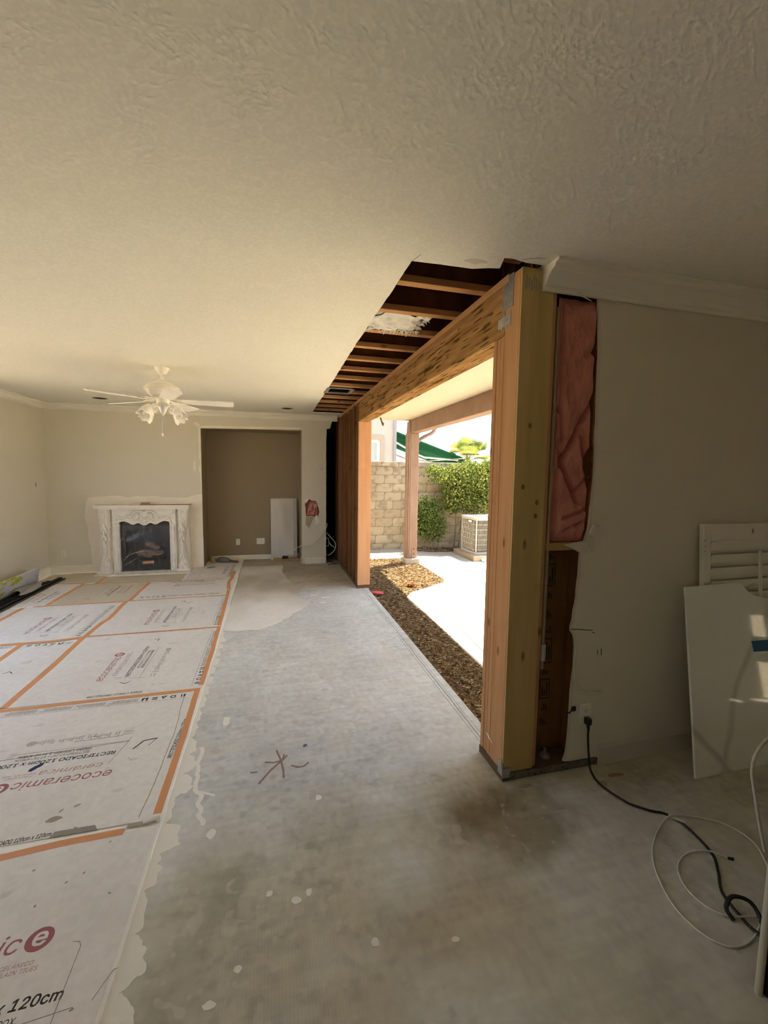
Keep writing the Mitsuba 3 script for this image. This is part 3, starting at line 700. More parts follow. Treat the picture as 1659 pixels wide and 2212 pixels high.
M['stain'] = matte('board_stain', (.38, .34, .25))
b0 = board(-1.80, -.518, .72, 2.045, 'nearest printed board in the row along the slab', seed=1)
print_block(b0, -1.335, 1.582, 0, 1.05)
add('fold_line', cat_([ext(sg.LineString(q).buffer(.0012), .0004, at=BZ) for q in ([(-.679, 1.577), (-.658, 1.572), (-.648, 1.555), (-.647, 1.447), (-.645, 1.33)], [(-.55, 1.373), (-.514, 1.448), (-.504, 1.45)], [(-.90, 1.35), (-.722, 1.357), (-.60, 1.366)])]), M['grey_ink'], b0)
for k, (x, y) in enumerate([(-.95, 1.92), (-.80, 1.83), (-.70, 2.0), (-.87, 1.75), (-.62, 1.74), (-.60, 1.36), (-.75, 1.86)]):
    blot(b0, x, y, .006, .004, 'grey_ink', 40 * k, k)
b1 = board(-1.80, -.518, 2.085, 3.325, 'printed board with upside-down lettering, second along the slab', seed=5)
print_block(b1, -.845, 2.515, 180, 1.0)
symbols(b1, -.60, 3.305, 1.15, 180)
add('edge_print', text('RECTIFICADO 120cm x 120cm', .022, (-.566, 2.545, BZ), deg=88, bold=True, width=.40), M['ink'], b1)
add('edge_print', text('RECTIFICADO 120cm x 120cm', .024, (-1.24, 2.088, BZ), deg=2, bold=True, width=.27), M['ink'], b1)
fl_ = sg.Polygon([(-.80, 2.685), (-.76, 2.755), (-.69, 2.765), (-.72, 2.70)])
add('hand_hole', cat_([ext(sg.LineString(list(fl_.exterior.coords)[:3]).buffer(.004), .0005, at=BZ), ext(sg.LineString(list(fl_.exterior.coords)[2:4]).buffer(.0015), .0005, at=BZ)]), M['ink'], b1)
add('crease', ext(sg.LineString(jag([(-.625, 3.24), (-.60, 2.8), (-.605, 2.4), (-.62, 2.12)],   .006, .03, 3)).buffer(.0022), .0008, at=BZ), M['stain'], b1)
add('fold_line', cat_([ext(sg.LineString(q).buffer(.0016), .0004, at=BZ) for q in ([(-.85, 2.772), (-1.484, 2.739)], [(-.899, 2.843), (-1.16, 2.84)], [(-1.04, 2.862), (-1.07, 2.875)])]), M['ink'], b1)
blot(b1, -1.265, 2.63, .035, .018, 'blue_ink', 55, 4)
for k, (x, y, r) in enumerate([(-1.0, 2.20, .03), (-.93, 2.27, .014), (-.99, 2.25, .012), (-.80, 2.6, .005), (-.78, 2.58, .004), (-.88, 2.12, .01)]):
    blot(b1, x, y, r, r * .6, 'stain' if r > .011 else 'grey_ink', 30 * k, k + 9)
add('grey_tape_patch', ext(sg.Polygon([(-.97, 2.086), (-.96, 2.118), (-.80, 2.118), (-.78, 2.086)]), .0006, at=BZ), M['grey_ink'], b1)
b2 = board(-1.77, -.518, 3.36, 4.685, 'printed board with sideways lettering, third along the slab', seed=9)
print_block(b2, -1.285, 3.645, 90, 1.0)
symbols(b2, -.535, 3.42, 1.20, 90)
corner_flaps(b2, [(-1.145, 3.597, -38), (-1.07, 4.43, 90)], 0)
add('edge_print', text('RECTIFICADO 120cm x 120cm', .026, (-1.30, 3.385, BZ), deg=1, bold=True, width=.36), M['ink'], b2)
b3 = board(-1.76, -.522, 4.715, 5.915, 'printed board with sideways lettering, fourth along the slab', seed=13)
print_block(b3, -1.285, 4.93, 90, .95)
symbols(b3, -.56, 4.76, 1.08, 90)
corner_flaps(b3, [(-1.13, 4.87, -38), (-1.06, 5.70, 90)], 0)
b4 = board(-1.73, -.54, 5.94, 6.865, 'printed board with upside-down lettering, fifth along the slab', seed=17)
print_block(b4, -.80, 6.62, 180, 1.0, 'pink_ink')
symbols(b4, -1.66, 6.01, 1.0, 0)
b5 = board(-1.29, -.60, 6.885, 8.30, 'last printed board running into the niche', seed=21)
add('size_print', text('RECTIFICADO 120cm', .05, (-.72, 7.2, BZ), deg=90, bold=True, width=.6), M['grey_ink'], b5)
symbols(b5, -.62, 7.0, .9, 90)
blot(b5, -1.0, 7.75, .10, .05, 'grey_ink', 60, 3)
b2l = board(-2.245, -1.80, 3.36, 4.60, 'narrow printed board left of the sideways-lettered ones', seed=25)
symbols(b2l, -2.22, 4.53, .40, 0, 6)
corner_flaps(b2l, [(-2.02, 3.95, 130)], 0)
b2m = board(-3.20, -2.275, 3.36, 4.62, 'printed board at the left edge of the picture, third row', seed=29)
symbols(b2m, -3.1, 4.53, .8, 0)
b3l = board(-2.84, -1.79, 4.66, 5.875, 'printed board with red lettering left of the fourth slab-side board', seed=33)
print_block(b3l, -2.36, 4.90, 90, .93)
symbols(b3l, -1.83, 4.72, 1.05, 90)
corner_flaps(b3l, [(-2.22, 4.83, -38)], 0)
b3m = board(-3.35, -2.87, 4.66, 5.85, 'small board corner at the left edge beside the black bars', seed=37)
symbols(b3m, -2.93, 4.75, .9, 90)
b4l = board(-2.615, -1.755, 5.91, 6.96, 'buff board with lettering facing the hearth', 'board2', 41)
print_block(b4l, -1.95, 6.75, -90, .8, 'pink_ink')
corner_flaps(b4l, [(-2.25, 6.1, 130)], 0)
b4m = board(-3.02, -2.64, 5.90, 6.96, 'printed board beside the ends of the black bars', seed=45)
print_block(b4m, -2.92, 6.05, 90, .8, 'pink_ink')
b5l = board(-2.44, -1.31, 6.885, 7.375, 'blank buff board in front of the hearth', 'board2', 49)
add('edge_print', text('RECTIFICADO 120cm x 120cm', .03, (-2.3, 7.25, BZ), bold=False, width=.8), M['grey_ink'], b5l)
b5m = board(-3.30, -2.47, 7.0, 7.66, 'buff board in the corner by the left wall', 'board2', 53)


def tape(pts, w, label, seed=0, kink=0.0):
    L_ = jag(pts, .003 + kink, .06, seed)
    add('tape_strip', ext(sg.LineString(L_).buffer(w / 2, cap_style=2), .0007, at=BZ + .00005), M['tape'], None, label, 'tape', 'orange tape strips sealing the boards')


tape([(-.541, 2.10), (-.540, 2.7), (-.548, 3.33)], .038, 'orange tape strip down the slab edge of the second board', 1)
tape([(-.536, 3.41), (-.535, 4.0), (-.545, 4.72)], .036, 'orange tape strip down the slab edge of the third board', 2)
tape([(-.548, 4.74), (-.56, 5.3), (-.575, 5.93), (-.585, 6.2)], .040, 'orange tape strip down the slab edge of the fourth board', 3)
tape([(-.583, 6.22), (-.62, 6.6), (-.60, 6.95), (-.60, 7.4)], .05, 'crooked orange tape strip at the slab edge near the niche', 4, .006)
tape([(-.66, 2.046), (-.9, 2.042), (-1.13, 2.018), (-1.8, 1.99)], .038, 'orange tape strip between the two nearest boards', 5)
tape([(-.53, 3.345), (-1.1, 3.342), (-1.5, 3.33), (-1.85, 3.33)], .042, 'orange tape strip across the far side of the upside-down board', 6)
tape([(-1.85, 3.335), (-2.4, 3.35), (-3.0, 3.35)], .042, 'orange tape strip at the left picture edge, second row', 7)
tape([(-.53, 4.70), (-1.1, 4.705), (-1.77, 4.70)], .030, 'orange tape strip between third and fourth slab-side boards', 8)
tape([(-1.77, 4.70), (-2.05, 4.63), (-2.35, 4.63), (-3.3, 4.635)], .055, 'bent orange tape strip below the left red-lettered board', 9, .004)
tape([(-.56, 5.93), (-1.2, 5.925), (-1.75, 5.905)], .030, 'orange tape strip between fourth and fifth slab-side boards', 10)
tape([(-1.75, 5.90), (-2.2, 5.885), (-2.75, 5.88)], .034, 'orange tape strip beyond the left red-lettered board', 11)
tape([(-.70, 6.875), (-1.2, 6.87)], .02, 'thin orange tape strip at the niche board', 12)
tape([(-1.1, 6.86), (-1.7, 6.90), (-2.4, 6.93)], .024, 'orange tape strip in front of the blank hearth board', 13)
tape([(-1.785, 3.37), (-1.775, 4.0), (-1.79, 4.66)], .05, 'orange tape strip between the narrow board and its neighbour', 14)
tape([(-1.785, 4.70), (-1.77, 5.1), (-1.745, 5.2), (-1.77, 5.9)], .05, 'stepped orange tape strip left of the fourth slab-side board', 15, .006)
tape([(-1.735, 5.93), (-1.74, 6.4), (-1.74, 6.86)], .045, 'orange tape strip left of the fifth slab-side board', 16)
tape([(-2.26, 3.40), (-2.26, 4.0), (-2.27, 4.60)], .05, 'orange tape strip left of the narrow board', 17)
tape([(-2.855, 4.70), (-2.855, 5.3), (-2.84, 5.86)], .05, 'orange tape strip left of the red-lettered board', 18)
tape([(-2.63, 5.92), (-2.63, 6.4), (-2.62, 6.95)], .05, 'orange tape strip beside the black bar ends', 19)
tape([(-2.45, 6.90), (-2.46, 7.2), (-2.45, 7.36)], .05, 'short orange tape strip at the hearth corner', 20)
tape([(-2.6, 6.98), (-3.0, 7.02)], .02, 'short orange tape strip near the left wall corner', 21)
tape([(-2.5, 7.68), (-3.05, 7.68)], .025, 'orange tape strip along the far baseboard', 22)
# curled torn corner of the second board
t = thing('torn_flap', 'curled torn cardboard flap at the corner of the two nearest boards', 'cardboard')
add('curl', grid_mesh(12, 10, lambda u, v: np.stack([-.60 + .085 * u, 2.055 + .045 * v + .01 * np.sin(3 * u), BZ + .001 + .022 * u * np.sin(np.pi * v * .8)], -1)), M['board'], t)
add('underside', grid_mesh(10, 8, lambda u, v: np.stack([-.655 + .12 * u, 2.062 + .022 * v, BZ + .0008 + .008 * u * u], -1)), M['stain'], t)

# ------------------------------------------------------------------ far wall: mantel, insert, outlets, niche contents
FX = -1.975                                    # mantel centre
FYF = 7.575                                    # front of the legs
t = thing('fireplace_mantel', 'carved white fireplace mantel with scrolled legs on the far wall', 'mantel')
xs = np.linspace(-.685, .685, 60)
serp = .030 * np.cos(xs / .685 * np.pi * 2) * (1 - (xs / .685) ** 4)
for k, (z0, z1, g) in enumerate([(1.035, 1.055, -.03), (1.055, 1.072, -.012), (1.072, 1.104, 0.0)]):
    front = [(FX + x * (1 + g * .8), FYF - .075 - g - s) for x, s in zip(xs, serp)]
    add('mantel_shelf', ext(sg.Polygon(front + [(FX + .685 * (1 + g * .8), YF - .0026), (FX - .685 * (1 + g * .8), YF - .0026)]).buffer(0), z1 - z0, at=z0), M['plaster'], t)
# frieze with a scalloped lower edge
sc = [(-.46, 1.035), (-.46, .78)]
for x in np.linspace(-.385, .385, 60):
    u = abs(x) / .385
    z = .80 + .045 * (1 - math.exp(-((u - .78) / .16) ** 2) * 0) 
    z = .835 - .05 * math.exp(-((u - .0) / .16) ** 2) - .035 * math.exp(-((u - .42) / .13) ** 2) + .02 * math.exp(-((u - .78) / .14) ** 2) - (.05 if u > .97 else 0)
    sc.append((x, z))
sc += [(.46, .78), (.46, 1.035)]
add('frieze', ext(sg.Polygon([(FX + x, z) for x, z in sc]).buffer(0), YF - .06 - (FYF + .035), 'xz', FYF + .035), M['plaster'], t)
lip = sg.LineString([(FX + x, z) for x, z in sc[2:-2]]).buffer(.012)
add('scalloped_edge', ext(lip, .02, 'xz', FYF + .02), M['plaster'], t)


def spiral(cx, cz, r0, turns, y, r, flip=1, start=0.0, rt=.2):
    a = np.linspace(0, turns * 2 * np.pi, int(18 * turns) + 4)
    rad = r0 * (1 - (1 - rt) * a / a[-1])
    return tube(np.stack([cx + flip * rad * np.cos(a + start), np.full_like(a, y), cz + rad * np.sin(a + start)], 1), [r, r * .7], 7, 1)


orn = [ell((FX, FYF + .02, .95), (.05, .025, .06)), ell((FX, FYF + .01, .985), (.03, .02, .02))]
for k in range(-4, 5):                                               # shell ribs
    a = math.radians(90 + k * 19)
    orn.append(ell((FX + .055 * math.cos(a), FYF + .018, .915 + .06 * math.sin(a)), (.012, .016, .055), 2, rotm(-(math.degrees(a) - 90), (0, 1, 0))))
orn += [ell((FX, FYF + .015, .835), (.04, .022, .022)), ell((FX, FYF + .012, .855), (.022, .02, .03))]
for s in (-1, 1):
    orn.append(tube([(FX + s * .03, FYF + .02, 1.01), (FX + s * .12, FYF + .015, 1.0), (FX + s * .19, FYF + .02, .93), (FX + s * .205, FYF + .025, .87)], [.012, .016, .010], 7, 6))
    orn.append(spiral(FX + s * .045, 1.005, .028, 1.3, FYF + .015, .009, s))
    orn.append(tube([(FX + s * .10, FYF + .02, .96), (FX + s * .10, FYF + .012, .90), (FX + s * .15, FYF + .02, .85)], [.02, .026, .010], 7, 6))
    for k in range(11):                                              # garland of leaves and blossoms
        u = k / 10
        x = FX + s * (.205 + .185 * u); z = .885 + .035 * math.sin(u * 5) + .02 * (k % 2)
        orn.append(ell((x, FYF + .026, z), (.017, .012, .011), 1, rotm(40 * k, (0, 1, 0))))
        orn.append(ell((x + .008, FYF + .03, z - .018), (.012, .01, .009), 1))
    orn.append(tube([(FX + s * .21, FYF + .028, .92), (FX + s * .30, FYF + .026, .90), (FX + s * .40, FYF + .03, .955), (FX + s * .435, FYF + .03, 1.0)], [.008, .01, .005], 6, 6))
    orn.append(spiral(FX + s * .385, .87, .03, 1.2, FYF + .028, .008, s, 1.0))
add('frieze_carving', cat_(orn), M['plaster'], t, smooth=True, label='carved shell and garlands')


def leg(s):
    """An S-curved console leg: half width, centre shift and depth change along its height."""
    n, m_ = 60, 28
    V = []
    for i in range(n):
        z = .02 + 1.015 * i / (n - 1); u = (z - .02) / 1.015
        hw = np.interp(u, [0, .06, .12, .3, .45, .6, .75, .9, 1], [.088, .092, .075, .058, .052, .060, .078, .088, .092])
        cx = s * np.interp(u, [0, .1, .3, .45, .6, .8, 1], [.572, .575, .560, .548, .555, .575, .580])
        dp = np.interp(u, [0, .1, .3, .5, .7, .9, 1], [.115, .12, .085, .075, .10, .135, .125])
        for j in range(m_):
            a = 2 * np.pi * j / m_
            c, s_ = np.cos(a), np.sin(a)
            q = 3.2
            x = np.sign(c) * abs(c) ** (2 / q) * hw; yy = np.sign(s_) * abs(s_) ** (2 / q) * dp
            rib = .006 * np.cos(x / hw * 9) * (1 if yy < 0 else 0) * np.sin(np.pi * u)
            y = min(7.67 + yy - rib, YF - .004)
            V.append((FX + cx + x, y, z))
    f = []
    for i in range(n - 1):
        for j in range(m_):
            k = (j + 1) % m_
            f += [(i * m_ + j, i * m_ + k, (i + 1) * m_ + k), (i * m_ + j, (i + 1) * m_ + k, (i + 1) * m_ + j)]
    return trimesh.Trimesh(np.array(V), np.array(f), process=False)


for s in (-1, 1):
    lg = add('mantel_leg', leg(s), M['plaster'], t, smooth=True)
    x = FX + s * .575
    add('volute', cat_([spiral(x, .945, .058, 2.2, 7.54, .013, s, 1.2), spiral(x + s * .005, .845, .036, 1.6, 7.545, .010, -s, 0)]), M['plaster'], lg, smooth=True)
    lv = []
    for k, (dx, z, sz, rot) in enumerate([(0, .77, .05, 0), (-.025, .73, .055, 18), (.025, .72, .055, -18), (0, .66, .07, 0), (-.02, .60, .06, 14), (.02, .58, .06, -14), (-.01, .50, .07, 8), (.012, .44, .07, -8), (0, .36, .07, 0), (-.03, .25, .055, 25), (.03, .24, .055, -25), (0, .20, .07, 0), (-.045, .12, .045, 30), (.045, .12, .045, -30), (0, .10, .06, 0)]):
        lv.append(ell((x - s * .015 + dx, 7.555 + .022 * math.sin(z * 6), z), (.019, .03, sz * 1.05), 2, rotm(rot, (0, 1, 0))))
    add('acanthus_leaf', cat_(lv), M['plaster'], lg, smooth=True)
    add('inner_jamb', cat_([box(FX + s * .372, FX + s * .462, FYF + .035, YF - .01, .02, .80, .004), box(FX + s * .395, FX + s * .44, FYF + .022, FYF + .035, .06, .79, .006), box(FX + s * .368, FX + s * .384, FYF + .025, FYF + .04, .04, .80, .004)]), M['plaster'], t)
    add('leg_panel', box(FX + s * .455, FX + s * .655, 7.66, YF - .004, .0186, 1.034), M['plaster'], t)
    add('leg_foot', box(x - .105, x + .105, 7.535, YF - .004, .0185, .05, .006), M['plaster'], t)
add('hearth_slab', ext(sg.Polygon([(-2.70, YF - .003), (-2.67, 7.42), (-1.30, 7.40), (-1.28, YF - .003)]), .0185, at=0), M['plaster'], t, label='white hearth slab')

t = thing('fireplace_insert', 'black metal gas fireplace insert inside the carved mantel', 'fireplace')
fx0, fx1 = FX - .395, FX + .395
add('firebox', cat_([box(fx0, fx1, 8.15, 8.18, .02, .90), box(fx0, fx0 + .02, 7.70, 8.15, .02, .90), box(fx1 - .02, fx1, 7.70, 8.15, .02, .90), box(fx0, fx1, 7.70, 8.15, .88, .90), box(fx0, fx1, 7.70, 8.15, .02, .04)]), M['dark'], t)
add('upper_panel', box(fx0 + .02, fx1 - .02, 7.685, 7.70, .70, .88, .003), M['blackmetal'], t)
add('lower_panel', box(fx0 + .02, fx1 - .02, 7.685, 7.70, .025, .17, .003), M['blackmetal'], t)
add('door_frame', cat_([box(fx0 + .06, fx1 - .06, 7.672, 7.685, .68, .71, .003), box(fx0 + .06, fx1 - .06, 7.672, 7.685, .17, .20, .003), box(fx0 + .02, fx0 + .10, 7.675, 7.69, .17, .71, .003), box(fx1 - .10, fx1 - .02, 7.675, 7.69, .17, .71, .003)]), M['blackmetal'], t)
scene['m_pane'] = {'type': 'thindielectric', 'int_ior': 1.25}
add('glass_pane', box(fx0 + .10, fx1 - .10, 7.695, 7.697, .20, .68), 'm_pane', t)
lm = matte('ceramic_log', lambda p, n, uv: mix((.38, .26, .20), (.14, .09, .07), fbm(p.x * 14, p.y * 14, p.z * 14)))
for k, (x, y, z, L_, r, a, ti) in enumerate([(-.02, 7.95, .27, .40, .045, 8, 0), (-.08, 7.87, .24, .24, .035, -25, 6), (.10, 7.88, .25, .22, .035, 24, -4), (.03, 7.95, .38, .24, .04, -12, 14)]):
    m = tube([(-L_ / 2, 0, 0), (-L_ / 5, .01, .012), (L_ / 5, -.008, -.008), (L_ / 2, 0, .005)], [r * .8, r, r * .9, r * .75], 9, 4)
    m.apply_transform(rotm(a, (0, 0, 1))); m.apply_transform(rotm(ti, (0, 1, 0))); m.apply_translation((FX + x, y, z))
    add('log', m, lm, t, smooth=30)
add('grate', cat_([box(FX - .22, FX + .22, 7.88 + .04 * k, 7.89 + .04 * k, .19, .205) for k in range(4)] + [box(FX + x, FX + x + .015, 7.87, 8.02, .04, .205) for x in (-.2, .18)]), M['blackmetal'], t)
add('tape_piece', box(FX - .062, FX + .105, 7.666, 7.6715, .135, .176).apply_transform(rotm(-3, (0, 1, 0), (FX, 7.67, .155))), M['tape'], None, 'short orange tape piece stuck on the black fireplace insert', 'tape')
# wood bits on the shelf
add('wood_strip', box(FX - .05, FX + .70, FYF - .02, FYF + .06, 1.104, 1.113, .002), matte('red_strip', wood(0, (.52, .26, .16), (.38, .17, .10), knots=False)), None, 'long thin reddish wood strip lying on the mantel shelf', 'wood strip')
add('scrap_block', box(FX - .06, FX + .07, FYF + .064, FYF + .13, 1.104, 1.140, .004).apply_transform(rotm(4, (0, 0, 1), (FX, FYF + .1, 1.12))), matte('scrap_wood', wood(0, (.50, .40, .28), (.36, .27, .18), knots=False)), None, 'small wood block lying on the mantel shelf', 'wood block')
# clear plastic sheet taped over the mantel


def sheet(u, v):
    x = FX - .47 + .94 * u; z = .022 + .76 * v
    n = meshkit.fbm(np.stack([u * 9 + v * 3, v * 5 - u * 3, u * 0], -1), 4, 11) - .5
    flare = .10 * np.abs(u - .5) ** 3 * 8 * (1 - v)
    y = 7.485 + .035 * np.sin(u * 21 + v * 4) * .4 + .03 * n + .05 * (v > .9) * (v - .9) - .07 * (1 - v) ** 3
    return np.stack([x + .0 * n, np.minimum(y, 7.52), z - .0 * flare], -1)


scene['m_film'] = {'type': 'blendbsdf', 'weight': {'type': 'rgb', 'value': .022}, 'a': {'type': 'thindielectric', 'int_ior': 1.12}, 'b': {'type': 'twosided', 'bsdf': {'type': 'diffuse', 'reflectance': {'type': 'rgb', 'value': [.8, .79, .76]}}}}
t = thing('plastic_sheet', 'crinkled clear plastic sheet taped over the fireplace opening', 'plastic sheet')
add('film', grid_mesh(70, 40, sheet), 'm_film', t, smooth=True)
fo = [tube([(FX - .36, 7.465, .13), (FX - .22, 7.462, .30), (FX - .10, 7.46, .36), (FX + .03, 7.458, .38)], [.002, .0035, .003, .001], 6, 6), tube([(FX - .36, 7.46, .11), (FX - .20, 7.458, .20), (FX - .06, 7.456, .29)], [.003, .003, .001], 6, 6), tube([(FX - .36, 7.47, .42), (FX - .31, 7.47, .55), (FX - .27, 7.475, .59)], [.001, .0025, .001], 6, 6)]
for k in range(0):
    s = -1 if k % 2 else 1
    x = FX + s * (.50 + .25 * rng.random()); z = .05 + .10 * rng.random()
    fo.append(tube([(x, 7.43 + .03 * rng.random(), z), (x + .05 * rng.normal(), 7.42, z + .12 + .2 * rng.random()), (x + .06 * rng.normal(), 7.44, z + .3 + .3 * rng.random())], [.002, .0035, .001], 5, 4))
scene['m_fold'] = {'type': 'blendbsdf', 'weight': {'type': 'rgb', 'value': .3}, 'a': {'type': 'thindielectric', 'int_ior': 1.2}, 'b': {'type': 'twosided', 'bsdf': {'type': 'diffuse', 'reflectance': {'type': 'rgb', 'value': [.85, .84, .80]}}}}
add('fold', cat_(fo), 'm_fold', t, smooth=True)


def outlet(x, y, z, label, gang=1, plug=False):
    t = thing('wall_outlet', label, 'outlet')
    w = .036 * gang + .001 * gang
    add('cover_plate', box(x - w, x + w, y - .006, y, z - .058, z + .058, .003), M['plastic'], t)
    for g in range(gang):
        cx = x + (g - (gang - 1) / 2) * .046
        for dz in (.02, -.02):
            add('socket', box(cx - .016, cx + .016, y - .0085, y - .006, z + dz - .014, z + dz + .014, .002), M['plastic'], t)
            add('slot', cat_([box(cx - .008, cx - .006, y - .0092, y - .0085, z + dz - .003, z + dz + .007), box(cx + .005, cx + .007, y - .0092, y - .0085, z + dz - .003, z + dz + .006), box(cx - .002, cx + .002, y - .0092, y - .0085, z + dz - .010, z + dz - .006)]), M['blackplastic'], t)
    return t


outlet(-3.195, YF, .319, 'white outlet on the far wall left of the mantel')
outlet(-.61, NY, .339, 'single white outlet low on the niche back wall')
outlet(-.201, NY, .346, 'double white outlet low on the niche back wall', 2)
outlet(1.70, YP, .318, 'white outlet with a black plug on the return wall')

t = thing('leaning_tile', 'tall pale marble tile leaning inside the niche', 'tile')
m = box(-.01, .475, -.006, .006, 0, 1.165, .002)
m.apply_transform(rotm(-6.2, (1, 0, 0))); m.apply_translation((0, 8.272, .0026))
add('slab', m, M['marble2'], t)
m = box(.405, .475, -.0068, -.0062, .002, 1.163)
m.apply_transform(rotm(-6.2, (1, 0, 0))); m.apply_translation((0, 8.272, .0026))
add('grey_band', m, matte('grey_band', (.44, .42, .40)), t, label='darker grey band at the tile side')
m = box(.03, .505, 8.12, 8.20, .0026, .045, .003)
m.apply_transform(rotm(-7, (0, 0, 1), (.27, 8.16, 0)))
add('timber_offcut', m, matte('offcut', wood(0, (.46, .28, .14), (.30, .17, .08))), None, 'wood offcut on the floor at the foot of the leaning niche tile', 'wood offcut')
t = thing('power_adapter', 'small black adapter with a cable sitting on the wood offcut', 'adapter')
add('adapter_body', box(.19, .30, 8.10, 8.17, .0453, .095, .006), M['blackplastic'], t)
add('adapter_cable', tube([(.28, 8.13, .09), (.31, 8.05, .15), (.40, 7.92, .24), (.50, 7.785, .33), (.58, 7.76, .325), (.68, 7.76, .345), (.80, 7.765, .44), (.90, 7.77, .56), (.975, 7.775, .67), (.985, 7.80, .74)], .006, 6), M['cable'], t, label='thin pale cable rising into the wall gap')
t = thing('loose_wiring', 'tangle of white wires in the dark gap beside the stud wall', 'wiring')
add('wire', tube([(.985, 7.86, .56), (1.05, 7.84, .48), (1.12, 7.83, .40), (1.15, 7.83, .32), (1.12, 7.84, .22), (1.05, 7.85, .15), (.99, 7.86, .14), (.96, 7.86, .19)], .007, 6), M['cable'], t)
add('wire', tube([(1.02, 7.88, .40), (1.06, 7.86, .33), (1.10, 7.85, .30), (1.13, 7.85, .28)], .008, 6), M['cable'], t)
add('wire', tube([(1.0, 7.85, .14), (1.02, 7.84, .08), (1.06, 7.80, .03), (1.10, 7.72, .008), (1.16, 7.66, .008), (1.06, 7.66, .008), (.98, 7.62, .008)], .005, 6), M['blackplastic'], t)
add('junction_box', cat_([box(.972, 1.03, 7.88, 7.885, .44, .455), box(.972, 1.03, 7.88, 7.885, .30, .315), box(1.02, 1.032, 7.88, 7.90, .30, .455)]), M['galv'], t)

t = thing('wall_tuft', 'pink insulation showing through the punched hole in the far wall', 'insulation')


def tuft(u, v):
    x = .59 + .26 * u; z = .84 + .31 * v
    n = meshkit.fbm(np.stack([u * 5, v * 6, u * 0], -1), 4, 17)
    e = np.minimum(1, 6 * np.minimum(u, 1 - u)) * np.minimum(1, 5 * np.minimum(v, 1 - v))
    w = np.clip((u - .75 * (v - .35)) * 5, 0, 1)
    return np.stack([x, YF + .08 - (.05 + .075 * n) * e * w, z], -1)


add('fibre', grid_mesh(40, 46, tuft), M['pink'], t, smooth=True)

t = thing('hand_tool', 'dark grey power tool lying in the left corner of the niche', 'tool')
add('tool_body', tube([(-.97, 8.20, .05), (-.88, 8.17, .062), (-.80, 8.14, .058), (-.74, 8.12, .05)], [.03, .05, .048, .03], 10, 5), mat('tool_grey', (.16, .15, .14), .6, .3), t, smooth=40)
add('tool_handle', tube([(-.74, 8.12, .05), (-.66, 8.09, .036), (-.58, 8.06, .031)], [.026, .019, .016], 8, 4), matte('tool_brown', (.13, .08, .05)), t, smooth=40)
t = thing('plastic_jar', 'small clear jar with yellowish contents beside the grey tool', 'jar')
add('jar_body', lathe([(0, 0), (.04, 0), (.045, .02), (.045, .07), (.03, .085), (.03, .10), (0, .10)], (-1.035, 8.20, BZ), 18), mat('amber', (.42, .35, .20), .3, .5), t, smooth=30)

# ------------------------------------------------------------------ black bars and picture panel by the left wall
barz = [(-3.015, .028, 7.32, 5.2, .045), (-3.065, .03, 7.345, 5.2, .05), (-3.115, .035, 7.09, 5.2, .055), (-3.165, .04, 7.11, 5.2, .06), (-3.215, .045, 7.06, 5.2, .07), (-3.04, .055, 7.28, 5.2, .07), (-3.10, .065, 7.08, 5.3, .085)]
ORB = ['outermost on the boards', 'second on the boards', 'third on the boards', 'fourth on the boards', 'innermost by the picture panel', 'lower one stacked on top', 'upper one stacked on top']
for k, (x, _, y1, y0, z1) in enumerate(barz):
    z0 = TZ if k < 5 else .0515
    if k < 5: z1 = z0 + .028 + .0
    else: z1 = z0 + .02
    if k >= 5: z0, z1 = TZ + .0285, TZ + .05
    t = thing('metal_bar', f'long black metal bar by the left wall, {ORB[k]}', 'metal bar', 'black metal bars')
    w = .022 if k < 5 else .016
    c = [box(x - w, x + w, y0, y1, z0, z0 + .004), box(x - w, x - w + .004, y0, y1, z0, z1), box(x + w - .004, x + w, y0, y1, z0, z1), box(x - .002, x + .002, y0, y1 - .01, z0, z1 - .004)]
    add('profile', cat_(c), M['blackmetal'], t)
add('wrap_film', grid_mesh(14, 10, lambda u, v: np.stack([-3.215 + .20 * u, 6.30 + .55 * v + .12 * np.sin(5 * u), .077 + .012 * np.sin(u * 9 + v * 4)], -1)), mat('grey_film', (.30, .29, .28), .3, .5), None, 'wrinkled grey plastic wrap across the black bars', 'plastic wrap')


def canvas_col(p, n, uv):
    c = mi.Color3f(.62, .62, .62)
    f = fbm(p.y * 6, p.z * 14, 3, octaves=4)
    m = smoothstep(.44, .58, f) * smoothstep(6.86, 6.62, p.y)
    col = mix((.62, .55, .06), (.34, .34, .04), fbm(p.y * 26, p.z * 40, 1))
    return mix(c, col, m)


t = thing('picture_panel', 'white panel with a yellow-green blossom print leaning on the left wall', 'picture')
m = sg.Polygon([(4.4, 0), (7.14, 0), (6.965, .285), (4.4, .285)])
m = ext(m, .02, 'yz', -.02)
m.apply_transform(rotm(23, (0, 1, 0)))
m.apply_translation((-3.268, 0, BZ - .004 + .0))
m.apply_translation((0, 0, TZ - m.bounds[0][2]))
add('panel', m, matte('blossom_print', canvas_col), t)
m = ext(sg.Polygon([(6.80, .06), (6.98, .05), (6.93, .125), (6.76, .135)]), .001, 'yz', 0.0)
m.apply_transform(rotm(23, (0, 1, 0))); m.apply_translation((-3.2675, 0, TZ + .008))
add('grey_label', m, matte('grey_label', (.36, .33, .33)), t)

